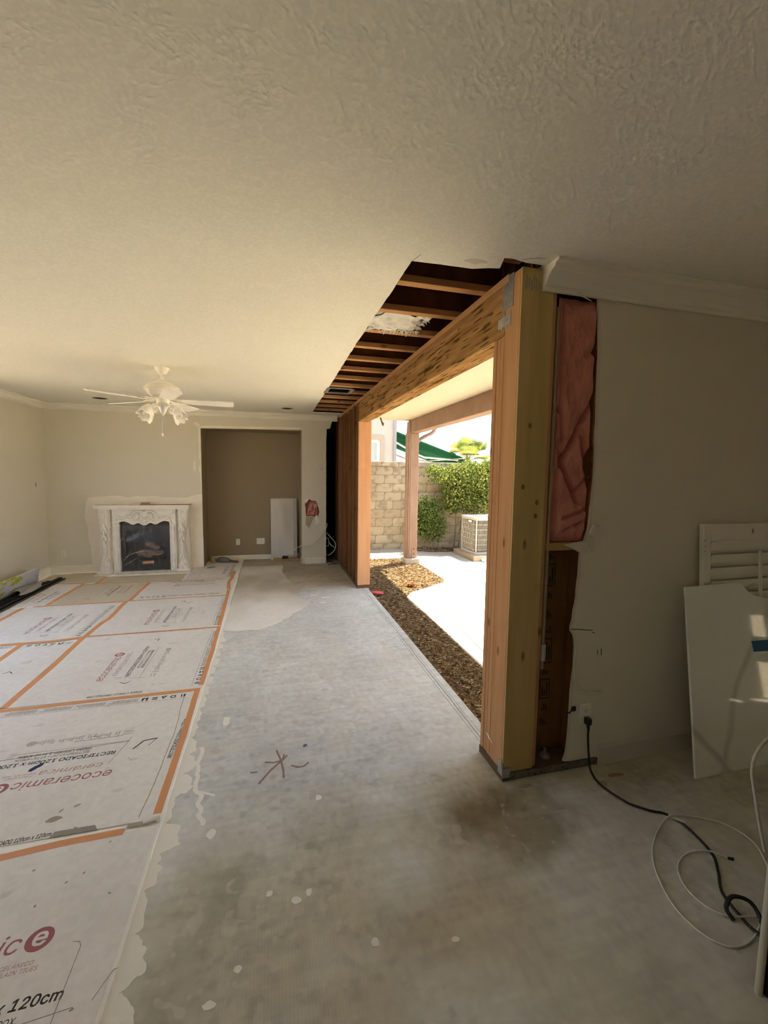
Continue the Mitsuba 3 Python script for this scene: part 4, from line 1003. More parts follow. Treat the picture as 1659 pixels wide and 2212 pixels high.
# ------------------------------------------------------------------ ceiling fan
cx, cy = -1.035, 4.773
t = thing('ceiling_fan', 'white five-blade ceiling fan with glass lamp shades', 'ceiling fan')
add('canopy', lathe([(0, 0), (.072, 0), (.072, -.008), (.062, -.02), (.048, -.045), (.04, -.062), (.034, -.066), (0, -.066)], (cx, cy, H - .0005)), M['white'], t, smooth=40)
add('downrod', tube([(cx, cy, H - .06), (cx, cy, 2.52)], .0125, 12, 1), M['white'], t, smooth=40)
add('motor_housing', lathe([(0, 2.545), (.022, 2.545), (.03, 2.535), (.05, 2.530), (.10, 2.512), (.145, 2.488), (.162, 2.465), (.165, 2.447), (.16, 2.436), (.150, 2.43), (.135, 2.405), (.11, 2.385), (.07, 2.375), (0, 2.375)], (cx, cy, 0), 48), M['white'], t, smooth=40)
add('motor_ring', lathe([(.160, 2.441), (.169, 2.445), (.169, 2.452), (.162, 2.456)], (cx, cy, 0), 48), M['trim'], t)
for k in range(5):
    a = 2 + 72 * k
    L_ = [(0.0, -.052), (.10, -.058), (.30, -.066), (.44, -.070), (.475, -.066), (.487, -.05), (.49, 0), (.487, .05), (.475, .066), (.44, .070), (.30, .066), (.10, .058), (.0, .052)]
    m = ext(sg.Polygon(L_).buffer(.004), .006, at=-.003)
    m.apply_transform(rotm(-12, (1, 0, 0))); m.apply_translation((.175, 0, 2.345)); m.apply_transform(rotm(a, (0, 0, 1))); m.apply_translation((cx, cy, 0))
    bl = add('blade', m, M['white'], t)
    br = cat_([tube([(.09, 0, 2.372), (.12, .012, 2.356), (.16, .028, 2.352), (.22, .02, 2.351)], [.010, .009, .008, .006], 7, 4), tube([(.09, 0, 2.372), (.12, -.012, 2.356), (.16, -.028, 2.352), (.22, -.02, 2.351)], [.010, .009, .008, .006], 7, 4), ell((.2, 0, 2.354), (.045, .035, .006), 2)])
    br.apply_transform(rotm(a, (0, 0, 1))); br.apply_translation((cx, cy, 0))
    add('bracket', br, M['white'], bl, smooth=40)
add('flywheel', lathe([(0, 2.378), (.09, 2.378), (.095, 2.37), (.09, 2.362), (0, 2.362)], (cx, cy, 0), 36), M['trim'], t, smooth=30)
add('light_fitter', lathe([(0, 2.364), (.058, 2.362), (.060, 2.335), (.055, 2.325), (.062, 2.318), (.060, 2.305), (.042, 2.275), (.03, 2.245), (.02, 2.225), (.012, 2.21), (.014, 2.203), (0, 2.198)], (cx, cy, 0), 36), M['white'], t, smooth=40)
for k, a in enumerate((236, 326, 56, 146)):
    ca, sa_ = math.cos(math.radians(a)), math.sin(math.radians(a))
    am = spiral(.105, 2.262, .036, 1.6, 0, .009, -1, 2.4)
    am = cat_([am, tube([(.05, 0, 2.29), (.075, 0, 2.302), (.105, 0, 2.298), (.135, 0, 2.285), (.15, 0, 2.268)], .009, 8, 5), lathe([(0, .012), (.02, .01), (.032, 0), (.034, -.012), (.03, -.016), (0, -.016)]).apply_transform(rotm(-38, (0, 1, 0))).apply_translation((.155, 0, 2.272))])
    am.apply_transform(rotm(a, (0, 0, 1))); am.apply_translation((cx, cy, 0))
    add('lamp_arm', am, M['white'], t, smooth=40)
    nA, nZ = 48, 16
    V = []
    for i in range(nZ):
        u = i / (nZ - 1)
        r = np.interp(u, [0, .12, .35, .65, .85, 1], [.022, .036, .050, .055, .058, .066])
        for j in range(nA):
            th = 2 * np.pi * j / nA
            rr = r * (1 + .06 * u * u * np.cos(6 * th)); z = -.120 * u - .010 * u ** 3 * np.cos(6 * th)
            V.append((rr * np.cos(th), rr * np.sin(th), z))
    f = []
    for i in range(nZ - 1):
        for j in range(nA):
            q = (j + 1) % nA
            f += [(i * nA + j, (i + 1) * nA + j, (i + 1) * nA + q), (i * nA + j, (i + 1) * nA + q, i * nA + q)]
    sh = trimesh.Trimesh(np.array(V), np.array(f), process=False)
    sh.apply_transform(rotm(-38, (0, 1, 0))); sh.apply_translation((.16, 0, 2.268)); sh.apply_transform(rotm(a, (0, 0, 1))); sh.apply_translation((cx, cy, 0))
    shd = add('lamp_shade', sh, M['glass'], t, smooth=True, label='frosted glass tulip shade')
    bu = ell((0, 0, -.085), (.024, .024, .03), 2); bu = cat_([bu, lathe([(0, -.06), (.013, -.06), (.013, -.01), (0, -.01)], n=12)])
    bu.apply_transform(rotm(-38, (0, 1, 0))); bu.apply_translation((.16, 0, 2.268)); bu.apply_transform(rotm(a, (0, 0, 1))); bu.apply_translation((cx, cy, 0))
    add('bulb', bu, M['plastic'], shd, smooth=40)
add('pull_chain', tube([(cx, cy - .055, 2.33), (cx, cy - .058, 2.2), (cx, cy - .058, 2.02)], .0022, 5, 1), M['galv'], t)
add('chain_knob', lathe([(0, .012), (.005, .01), (.009, 0), (.009, -.016), (0, -.022)], (cx, cy - .058, 2.012), 12), M['white'], t, smooth=40)

# ------------------------------------------------------------------ right foreground: marble slab, shutter, cables, dark board
TILT = math.degrees(math.atan2(.140, 1.045))


def lean(m, y0, tilt, z0=0.0):
    m.apply_transform(rotm(-tilt, (1, 0, 0))); m.apply_translation((0, y0, z0))
    return m


t = thing('marble_slab', 'glossy grey-white marble slab with a broken corner leaning on the return wall', 'stone slab')
outl = sg.Polygon([(2.240, 0), (3.25, 0), (3.25, .86), (2.95, .925), (2.85, .946), (2.775, .963), (2.70, .993), (2.665, 1.025), (2.645, 1.045), (2.605, 1.053), (2.232, 1.046)])
m = ext(outl, .012, 'xz', 0)
lean(m, 1.700, TILT); m.apply_translation((0, 0, -m.bounds[0][2]))
add('slab', m, M['marble'], t)
m = ext(sg.Polygon([(2.697, .711), (3.25, .700), (3.25, .622), (2.711, .648)]), .0006, 'xz', -.0008)
lean(m, 1.700, TILT); m.apply_translation((0, 0, .0016))
add('painters_tape', m, M['bluetape'], None, 'strip of blue painters tape across the leaning marble slab', 'tape')

t = thing('shutter_panel', 'white louvered plantation shutter leaning behind the marble slab', 'shutter')
sx0, sx1, sh_ = 2.405, 3.20, 1.385
ST = math.degrees(math.atan2(.105, 1.385))
SY = 1.795


def SL(m):
    return lean(m, SY, ST, .0035)


add('stile', SL(box(sx0, sx0 + .055, 0, .030, 0, sh_, .004)), M['trim'], t)
add('stile', SL(box(sx1 - .055, sx1, 0, .030, 0, sh_, .004)), M['trim'], t)
add('top_rail', SL(box(sx0 + .055, sx1 - .055, .001, .029, sh_ - .105, sh_, .003)), M['trim'], t)
add('bottom_rail', SL(box(sx0 + .055, sx1 - .055, .001, .029, 0, .12, .003)), M['trim'], t)
for k in range(15):
    z = sh_ - .145 - .0765 * k
    if z < .15: break
    lv = ext(sg.Polygon([(-.046, 0), (-.03, .0042), (0, .0055), (.03, .0042), (.046, 0), (.03, -.0042), (0, -.0055), (-.03, -.0042)]), sx1 - sx0 - .114, 'yz', sx0 + .057)
    lv.apply_transform(rotm(112, (1, 0, 0))); lv.apply_translation((0, .012, z))
    add('louver', SL(lv), M['trim'], t)
add('tilt_rod', SL(box(2.80, 2.817, -.030, -.018, .2, sh_ - .165, .002)), M['trim'], t)
hg = add('hinge', SL(box(sx0 - .0015, sx0, -.004, .026, 1.215, 1.30, .0005)), M['trim'], t)
add('hinge_leaf', SL(box(sx0 - .003, sx0 + .012, -.003, -.0005, 1.215, 1.30, .0005)), M['plastic'], hg)
add('screw', SL(cat_([box(sx0 + .003, sx0 + .008, -.0036, -.003, z, z + .006) for z in (1.225, 1.255, 1.285)])), M['ink'], hg)
add('magnet_plate', SL(box(2.775, 2.787, -.0015, .001, 1.325, 1.35)), M['grey_ink'], t)

# black cord from the outlet across the floor
t = thing('extension_cord', 'black cord plugged into the return wall outlet and trailing over the floor', 'cord')
add('plug', cat_([box(1.683, 1.717, YP - .045, YP - .0095, .268, .306, .006), tube([(1.70, YP - .03, .275), (1.70, YP - .032, .255), (1.70, YP - .035, .235)], [.011, .009, .006], 8, 3)]), M['blackplastic'], t)
add('cable', tube([(1.70, YP - .032, .265), (1.699, YP - .036, .19), (1.703, YP - .044, .10), (1.703, 1.872, .02), (1.690, 1.78, .006), (1.724, 1.66, .006), (1.749, 1.622, .006), (1.80, 1.575, .006), (1.859, 1.537, .006), (1.882, 1.46, .006), (1.86, 1.32, .006), (1.796, 1.24, .006), (1.72, 1.165, .006), (1.693, 1.075, .006), (1.687, 1.03, .008), (1.70, .985, .01), (1.78, .95, .006), (2.3, .94, .006)], .0058, 8, 8), M['blackplastic'], t, smooth=60)
m = box(-.035, .035, -.010, .010, 0, .0015); m.apply_transform(rotm(-52, (0, 0, 1))); m.apply_translation((1.875, 1.498, .0122))
add('paper_tag', m, M['plastic'], t, label='white paper tag on the cord')
add('white_cable', tube([(1.735, 1.045, .02), (1.73, 1.035, .013), (1.644, 1.005, .005), (1.556, 1.005, .005), (1.497, 1.060, .005), (1.483, 1.16, .005), (1.522, 1.268, .005), (1.586, 1.362, .005), (1.68, 1.44, .005), (1.80, 1.505, .005), (1.86, 1.515, .017), (1.962, 1.500, .005), (2.074, 1.43, .005), (2.105, 1.33, .005), (2.06, 1.245, .005), (1.95, 1.13, .005), (1.80, 1.06, .012), (1.70, 1.07, .012), (1.625, 1.11, .005), (1.596, 1.18, .005), (1.615, 1.256, .005), (1.674, 1.315, .005), (1.77, 1.343, .005), (1.846, 1.32, .015), (1.905, 1.28, .005)], .0036, 7, 8), M['cable'], None, 'thin white coax cable coiled on the floor near the marble slab', 'cable', smooth=60)
add('cable_end', tube([(1.903, 1.282, .005), (1.922, 1.270, .006)], [.0045, .006], 7, 1), M['blackplastic'], 'white_cable', label='black connector')
add('cable_tie', tube([(1.655, 1.075, .004), (1.65, 1.10, .03), (1.69, 1.11, .055), (1.74, 1.085, .05), (1.745, 1.05, .025), (1.72, 1.02, .006)], .0075, 6, 6), M['blackplastic'], None, 'black strap looped around the coiled cables', 'strap', smooth=50)
t = thing('dark_panel', 'dark board with a pale edge guard standing at the right picture edge', 'board')
add('board', box(1.512, 2.3, .86, .895, 0, .47, .004), matte('dark_board', (.02, .018, .014)), t)
add('edge_guard', tube([(1.500, .885, .0), (1.502, .885, .25), (1.503, .885, .47)], [.011, .0105, .010], 10, 2), mat('guard', (.42, .39, .30), .5, .4), t, smooth=50, label='pale tubular edge guard')
add('grey_hose', tube([(1.65, .95, .84), (1.55, .95, .82), (1.497, .95, .775), (1.482, .95, .72), (1.483, .94, .66), (1.488, .92, .56), (1.492, .90, .478)], .0048, 8, 7), mat('hose_grey', (.36, .35, .29), .6, .3), None, 'pale flexible hose arching over the dark board', 'hose', smooth=60)

add('loose_cable', tube([(1.665, YP + .03, .735), (1.64, YP + .018, .725), (1.605, YP - .012, .675), (1.592, YP - .022, .625), (1.600, YP - .02, .555), (1.622, YP - .012, .49), (1.66, YP - .012, .455), (1.70, YP - .014, .437), (1.73, YP - .016, .443), (1.79, YP - .018, .437)], .0055, 7, 7), M['cable'], None, 'white flat cable looping out of the torn wall above the outlet', 'cable', smooth=60)
add('cable_staple', cat_([box(1.605, 1.632, YP - .012, YP - .0005, .345, .372, .003), tube([(1.605, YP - .008, .352), (1.585, YP - .015, .343), (1.575, YP - .012, .348)], .004, 6, 2)]), M['blackplastic'], None, 'small black wire connector on the torn wall edge by the outlet', 'connector')
for k, (x, y, a, b) in enumerate([(1.83, 1.835, .05, .016), (1.72, 1.80, .025, .018), (1.30, 1.88, .035, .012), (1.55, 1.885, .03, .010)]):
    ang = np.linspace(0, 2 * np.pi, 18, endpoint=False)
    rr = 1 + .9 * (meshkit.fbm(np.stack([np.cos(ang) * 2 + 9 * k, np.sin(ang) * 2, ang * 0], 1), 2, k + 60) - .5)
    add('paint_smudge', ext(sg.Polygon(np.stack([x + a * rr * np.cos(ang), y + b * rr * np.sin(ang)], 1)), .0006), matte(f'rusty_smudge_{k}', [(.34, .20, .14), (.37, .27, .21), (.38, .27, .20), (.52, .50, .45)][k]), fl)

# ------------------------------------------------------------------ outside: ground, patio, mulch
GZ = -.10
S('ground', box(-40, 60, -40, 60, GZ - .4, GZ - .035), matte('earth', (.34, .29, .22)), label='bare earth beyond the patio')
conc = matte('patio_concrete', lambda p, n, uv: mix((.48, .445, .375), (.41, .38, .315), fbm(p.x * 1.6, p.y * 1.6, 3, octaves=3)) * (.94 + .1 * fbm(p.x * 30, p.y * 30, 1)))
bed = sg.Polygon([(1.342, 2.21), (1.342, 5.95), (1.372, 5.95), (1.372, 8.45), (2.0, 8.47), (2.65, 8.44), (2.80, 8.2), (2.81, 7.82), (2.80, 7.0), (2.79, 6.58), (2.72, 6.40), (2.60, 6.33), (2.3, 6.12), (2.02, 5.95), (1.85, 5.70), (1.84, 5.3), (1.87, 5.0), (1.86, 4.2), (1.85, 3.4), (1.83, 2.21)])
planter = sg.Polygon([(3.22, 9.50), (3.25, 9.22), (3.5, 9.03), (4.2, 8.98), (4.6, 8.9), (4.95, 8.9), (9, 8.9), (9, 9.50)])
pad = sg.box(3.97, 7.84, 4.98, 8.86)
pat = sg.box(1.342, 2.21, 16, 9.56).difference(bed).difference(planter).difference(pad)
cuts = [[(3.0, 8.30), (3.06, 8.20), (3.10, 7.4), (3.11, 6.6), (3.06, 6.40), (2.88, 6.115), (2.62, 5.99), (2.35, 5.72), (2.19, 5.55), (2.15, 5.0), (2.06, 4.2), (2.0, 3.4), (1.9, .2)],
        [(2.80, 7.83), (3.75, 6.99), (6.0, 5.0), (16, .5)], [(2.88, 6.11), (3.10, 5.80), (4.2, 4.6), (9, .2)], [(2.19, 5.555), (2.9, 4.4), (4.2, 2.4), (6, .2)],
        [(1.342, 8.62), (2.8, 8.6), (3.3, 8.5), (3.58, 8.2), (3.56, 7.9), (3.75, 7.72), (5.2, 7.7), (16, 7.7)], [(3.07, 8.2), (3.4, 8.35)], [(3.75, 6.99), (5, 7.7)], [(6, 5), (8, 7.7)]]
jn = unary_union([sg.LineString(c).buffer(.005) for c in cuts])
pt_ = S('patio', ext(pat, .03, at=GZ - .036), matte('joint_dark', (.16, .14, .11)), label='pale concrete patio with curved joints')
pieces = pat.difference(jn)
for g in pieces.geoms:
    if g.area > .004:
        add('paving_slab', ext(g, .006, at=GZ - .006), conc, pt_)


def chips(poly, n, z, size, cols, seed, name_mat):
    r = np.random.default_rng(seed)
    x0, y0, x1, y1 = poly.bounds
    import shapely
    P = np.zeros((0, 2))
    while len(P) < n:
        q = np.stack([r.uniform(x0, x1, 4 * n), r.uniform(y0, y1, 4 * n)], 1)
        P = np.vstack([P, q[shapely.contains_xy(poly, q[:, 0], q[:, 1])]])
    P = P[:n]
    tet = np.array([(-1, -.5, 0), (1, -.35, 0), (.9, .5, 0), (-.8, .4, 0), (-.7, -.3, 1), (.8, -.1, 1), (.1, .35, 1)])
    tf = np.array([(4, 5, 6), (0, 1, 5), (0, 5, 4), (1, 2, 5), (2, 6, 5), (2, 3, 6), (3, 4, 6), (3, 0, 4)])
    L_ = size * r.uniform(.4, 1.5, n); W_ = size * r.uniform(.2, .45, n); H_ = size * r.uniform(.08, .3, n)
    a = r.uniform(0, 2 * np.pi, n); ti = r.normal(0, .35, n)
    v = tet[None] * np.stack([L_, W_, H_], 1)[:, None]
    vz = v[..., 2] + v[..., 0] * np.sin(ti)[:, None]; vx = v[..., 0] * np.cos(ti)[:, None]
    X = P[:, :1] + vx * np.cos(a)[:, None] - v[..., 1] * np.sin(a)[:, None]
    Y = P[:, 1:] + vx * np.sin(a)[:, None] + v[..., 1] * np.cos(a)[:, None]
    Z = z + np.abs(vz) + .004 * r.random((n, 1))
    c = np.array(cols)[r.integers(0, len(cols), n)] * r.uniform(.7, 1.2, (n, 1))
    m = trimesh.Trimesh(np.stack([X, Y, Z], -1).reshape(-1, 3), (tf[None] + (np.arange(n) * 7)[:, None, None]).reshape(-1, 3), process=False)
    return m, np.repeat(c, 7, 0)


scene['m_chips'] = {'type': 'twosided', 'bsdf': {'type': 'diffuse', 'reflectance': {'type': 'mesh_attribute', 'name': 'vertex_color'}}}
MU = [(.32, .225, .135), (.22, .15, .085), (.42, .32, .20), (.12, .08, .045), (.56, .46, .32), (.30, .20, .115)]
t = thing('mulch_bed', 'shredded bark mulch bed running along the slab edge outside', 'mulch', kind='stuff')
add('soil', ext(bed, .03, at=GZ - .036), matte('mulch_soil', (.17, .115, .07)), t)
m, c = chips(bed.buffer(-.01), 46000, GZ - .008, .022, MU, 3, 'm_chips')
add('bark_chip', m, 'm_chips', t, kind='stuff', color=c)
t = thing('planter_soil', 'dark planting strip with leaf litter under the shrubs', 'soil', kind='stuff')
add('soil', ext(planter, .04, at=GZ - .036), matte('planter_dark', (.12, .085, .055)), t)
m, c = chips(planter.intersection(sg.box(3, 8.8, 6, 9.55)), 2500, GZ + .004, .035, [(.30, .22, .14), (.20, .13, .08), (.45, .36, .24)], 5, 'm_chips')
add('leaf_litter', m, 'm_chips', t, kind='stuff', color=c)
m = lathe([(0, .02), (.045, .02), (.06, .012), (.062, 0), (0, 0)], n=20); m.vertices[:, 0] *= 1.6; m.apply_transform(rotm(-35, (0, 0, 1))); m.apply_translation((1.475, 5.90, GZ + .03))
add('red_cap', m, mat('red_plastic', (.55, .06, .08), .4, .4), None, 'flat red plastic cap on the mulch by the slab edge', 'plastic cap', smooth=30)
cl_ = []
r_ = np.random.default_rng(3)
for k in range(60):
    a, L_ = r_.uniform(0, 2 * np.pi), r_.uniform(.05, .12)
    cl_.append(tube([(2.09, 6.23, GZ), (2.09 + L_ * .5 * math.cos(a), 6.23 + L_ * .5 * math.sin(a), GZ + .05 * r_.random() + .03), (2.09 + L_ * math.cos(a), 6.23 + L_ * math.sin(a), GZ + .02 + .05 * r_.random())], [.007, .006, .001], 4, 2))
add('dry_clump', cat_(cl_), matte('dry_brown', (.30, .12, .06)), None, 'dry reddish brown clump on the sunny mulch', 'dead plant')

# patio cover: post, beam, soffit, gutter
pw = matte('patio_timber', lambda p, n, uv: mix((.36, .25, .20), (.26, .175, .135), fbm(p.x * 12, p.y * 5, p.z * 3, octaves=3)))
t = thing('patio_post', 'brown painted timber post carrying the patio cover', 'post')
add('post_shaft', box(2.60, 2.768, 7.90, 8.08, .01, 2.44, .006), pw, t)
add('side_board', box(2.572, 2.5995, 7.905, 8.075, .01, 2.66, .003), pw, t)
add('side_board', box(2.545, 2.5715, 7.92, 8.06, .01, 2.44, .003), pw, t)
add('cap_plate', box(2.602, 2.766, 7.893, 7.8995, 2.345, 2.435, .002), pw, t)
add('base_plate', box(2.66, 2.745, 7.893, 7.8995, .02, .235, .002), pw, t)
for z in (.10, .19):
    add('bolt', lathe([(0, .012), (.010, .012), (.014, .006), (.014, 0), (0, 0)], n=6).apply_transform(rotm(90, (1, 0, 0))).apply_translation((2.70, 7.893, z)), M['sill'], t)
add('footing', box(2.515, 2.815, 7.84, 8.14, GZ - .03, .01, .012), conc, t, label='square concrete footing')
t = thing('patio_beam', 'large brown timber beam along the edge of the patio cover', 'beam')
add('beam_body', box(2.60, 2.78, 2.21, 8.065, 2.442, 2.690, .006), pw, t)
S('patio_soffit', cat_([box(1.371, 2.86, 2.21, 8.10, 2.6905, 2.74), box(1.371, 2.90, 2.21, 8.14, 2.741, 2.80)]), matte('soffit_stucco', (.60, .55, .45), lambda p, n, uv: fbm(p.x * 30, p.y * 30, 0, octaves=2), .002, 2e-3), label='cream stucco ceiling of the patio cover')
S('patio_roof', box(1.371, 2.95, 2.21, 8.16, 2.80, 2.90), matte('roof_brown', (.25, .19, .15)))
t = thing('rain_gutter', 'grey brown gutter and curved downspout on the patio cover edge', 'gutter')
gm = mat('gutter_paint', (.32, .27, .25), .5, .3)
add('gutter_trough', ext(sg.Polygon([(2.865, 2.74), (2.865, 2.60), (2.90, 2.585), (2.955, 2.60), (2.985, 2.66), (2.985, 2.74)]), 5.9, 'xz', 2.25), gm, t)
add('outlet_boot', box(2.88, 2.96, 7.45, 7.75, 2.555, 2.60, .015), gm, t)
add('downspout', tube([(3.02, 7.72, 2.60), (3.03, 7.74, 2.52), (3.0, 7.80, 2.45), (2.92, 7.90, 2.40), (2.86, 8.04, 2.35), (2.83, 8.17, 2.30)], .036, 10, 6), gm, t, smooth=50)
add('downspout_leg', tube([(2.83, 8.19, 2.32), (2.83, 8.19, 1.2), (2.83, 8.19, -.09)], .034, 10, 2), gm, t, smooth=50)

# block wall: every block its own part
bc = [matte(f'block_{k}', lambda p, n, uv, k=k: mix(((.44, .365, .26), (.405, .33, .23), (.47, .395, .285))[k], (.31, .25, .175), smoothstep(.45, .75, fbm(p.x * 9, p.z * 12, 3 + k, octaves=4))), ) for k in range(3)]
wk = S('block_wall', box(-2.0, 16, 9.565, 9.74, GZ - .1, 1.83), matte('mortar', (.24, .205, .16)), label='tan split-face block wall behind the patio')
r_ = np.random.default_rng(11)
protos = []
for k in range(5):
    g = grid_mesh(9, 5, lambda u, v: np.stack([u * .397 - .1985, -.016 * np.minimum(1, 6 * np.minimum(np.minimum(u, 1 - u), np.minimum(v, 1 - v))) * (.4 + 1.3 * meshkit.fbm(np.stack([u * 5 + 9 * k, v * 3, u * 0], -1), 3, k)), v * .187 - .0935], -1))
    protos.append((mikit.ply(g, bc[k % 3], smooth=True), mikit.ply(cat_([g.copy().apply_scale((.5, 1, 1))]), bc[(k + 1) % 3], smooth=True)))
ro = 0
for row in range(10):
    zc = -.061 + .199 * row
    if zc > 1.80: break
    off = .0 if row % 2 else .206
    x = 1.705 + off
    col = 0
    while x < 6.6:
        pr = protos[r_.integers(0, 5)][0]
        add('block', {**pr, 'to_world': T().translate([x, 9.565, zc])}, None, wk)
        x += .4115; col += 1
for k in range(13):
    x = 1.80 + .42 * k
    m = box(-.207, .207, 0, .30, 0, .10, .006)
    m = m.subdivide().subdivide()
    m.vertices += .014 * (meshkit.fbm(np.array(m.vertices) * 14 + 3 * k, 3, k)[:, None] - .5) * np.array([.3, 1, .8])
    m.apply_translation((x, 9.505, 1.838))
    add('cap_block', m, bc[k % 3], wk)

# air conditioner on its pad
t = thing('ac_unit', 'beige outdoor air conditioner with wire grille beside the shrubs', 'air conditioner')
ac = mat('ac_paint', (.56, .52, .45), .5, .3)
acd = matte('ac_fins', (.115, .10, .085))
ax0, ax1, ay0, ay1, az0, az1 = 4.085, 4.83, 8.02, 8.765, .010, .775


def rrect(i=0.0, r=.10):
    return sg.box(ax0 + i, ay0 + i, ax1 - i, ay1 - i).buffer(-r).buffer(r, 6)


add('coil', ext(rrect(.03, .08), az1 - az0 - .07, at=az0 + .035), acd, t)
add('base_pan', ext(rrect(-.008), .035, at=az0), ac, t)
add('top_cover', cat_([ext(rrect(-.01).difference(sg.Point((ax0 + ax1) / 2, (ay0 + ay1) / 2).buffer(.27, 20)), .03, at=az1 - .03), ext(rrect(.0).difference(rrect(.02)), .03, at=az1 - .06)]), ac, t)
rg = []
for r in (.06, .11, .16, .21, .265):
    a = np.linspace(0, 2 * np.pi, 33)
    rg.append(tube(np.stack([(ax0 + ax1) / 2 + r * np.cos(a), (ay0 + ay1) / 2 + r * np.sin(a), 0 * a + az1 - .006 + .012 * (1 - r / .27)], 1), .003, 5, 1))
add('fan_guard', cat_(rg), ac, t)
wires = []
ring = np.array(rrect(.006).exterior.coords)
Ls = np.r_[0, np.cumsum(np.linalg.norm(np.diff(ring, axis=0), axis=1))]
for s in np.arange(0, Ls[-1], .030):
    x, y = np.interp(s, Ls, ring[:, 0]), np.interp(s, Ls, ring[:, 1])
    wires.append(tube([(x, y, az0 + .03), (x, y, az1 - .05)], .0032, 4, 1, False))
add('grille_wire', cat_(wires), ac, t, kind='stuff')
for k in range(6):
    z = az0 + .09 + .105 * k
    add('grille_hoop', tube([(x, y, z) for x, y in ring], .0042, 5, 1, False), ac, t)
for x, y in ((ax0 + .03, ay0 + .03), (ax1 - .03, ay0 + .03), (ax0 + .03, ay1 - .03), (ax1 - .03, ay1 - .03)):
    add('corner_post', tube([(x, y, az0 + .03), (x, y, az1 - .03)], .013, 6, 1), ac, t)
add('name_plate', box(ax0 - .006, ax0, 8.20, 8.36, .655, .705, .001), M['white'], t)
add('plate_frame', box(ax0 - .004, ax0 + .002, 8.185, 8.375, .645, .715, .001), M['blackplastic'], t)
add('ac_pad', ext(pad.buffer(-.005), .14, at=GZ - .03 - .0), matte('pad_concrete', (.36, .29, .22)), None, 'low concrete pad under the air conditioner', 'concrete pad')
t = thing('water_bottle', 'small pale blue plastic bottle lying by the air conditioner pad', 'bottle')
bt = mat('bottle_blue', (.45, .60, .72), .2, .5)
m = lathe([(0, 0), (.028, .0), (.032, .01), (.032, .12), (.022, .155), (.012, .17), (.012, .185), (0, .185)], n=16); m.apply_transform(rotm(90, (0, 1, 0))); m.apply_transform(rotm(8, (0, 0, 1)))
m.apply_translation((4.14, 7.80, GZ + .032)); add('bottle_body', m, bt, t, smooth=40)
m = lathe([(0, .186), (.014, .186), (.014, .205), (0, .205)], n=12); m.apply_transform(rotm(90, (0, 1, 0))); m.apply_transform(rotm(8, (0, 0, 1))); m.apply_translation((4.14, 7.80, GZ + .032))
add('bottle_cap', m, M['white'], t)

# shrubs
LEAF = np.array([(0, 0, 0), (.35, .5, .08), (1, 0, .0), (.35, -.5, .08), (.5, 0, -.06)])
LF = np.array([(0, 1, 4), (1, 2, 4), (2, 3, 4), (3, 0, 4)])


def leaves(P, N, size, seed, cols):
    """Leaf quads at the points P, facing roughly along N, with a colour each."""
    r = np.random.default_rng(seed)
    n = len(P)
    N = N + .7 * r.normal(size=(n, 3)); N /= np.linalg.norm(N, axis=1, keepdims=True)
    d = r.normal(size=(n, 3)) + np.array([0, 0, .3]); d -= N * (d * N).sum(1, keepdims=True); d /= np.linalg.norm(d, axis=1, keepdims=True)
    w = np.cross(N, d)
    s = size * r.uniform(.6, 1.25, (n, 1, 1))
    v = P[:, None] + s * (LEAF[None, :, :1] * d[:, None] + .62 * LEAF[None, :, 1:2] * w[:, None] + LEAF[None, :, 2:] * N[:, None])
    c = np.array(cols)[r.integers(0, len(cols), n)] * r.uniform(.75, 1.2, (n, 1))
    return trimesh.Trimesh(v.reshape(-1, 3), (LF[None] + 5 * np.arange(n)[:, None, None]).reshape(-1, 3), process=False), np.repeat(c, 5, 0)


scene['m_leaf'] = {'type': 'principledthin', 'base_color': {'type': 'mesh_attribute', 'name': 'vertex_color'}, 'roughness': .45, 'diff_trans': .7, 'spec_trans': 0.0, 'eta': 1.3}
GR = [(.13, .19, .05), (.10, .15, .035), (.19, .24, .065), (.07, .115, .03), (.25, .28, .09)]


def crown_pts(blobs, n, seed, shell=.45):
    r = np.random.default_rng(seed)
    w = np.array([b[3] * b[4] * b[5] for b in blobs]) ** .67; w /= w.sum()
    P, N = [], []
    for b, k in zip(blobs, r.multinomial(n, w)):
        d = r.normal(size=(k, 3)); d /= np.linalg.norm(d, axis=1, keepdims=True)
        lump = meshkit.fbm(d * 2.6 + b[0] * 7, 3, seed)[:, None] - .5
        rad = 1 - shell * r.random((k, 1)) ** 1.6 + .07 * r.normal(size=(k, 1)) + .75 * lump
        P.append(np.array(b[:3]) + d * np.array(b[3:6]) * rad); N.append(d)
    P, N = np.vstack(P), np.vstack(N)
    ok = (P[:, 1] < 9.45) & (P[:, 2] > GZ + .02)
    return P[ok], N[ok]


def shrub(name, label, blobs, n, size, seed, stems, cat='shrub', cols=GR):
    t = thing(name, label, cat)
    P, N = crown_pts(blobs, n, seed)
    m, c = leaves(P, N, size, seed, cols)
    add('foliage', m, 'm_leaf', t, kind='stuff', color=c)
    add('stem', cat_([tube(s, [.016, .012, .006], 6, 3) for s in stems]), matte(name + '_bark', (.22, .17, .11)), t)


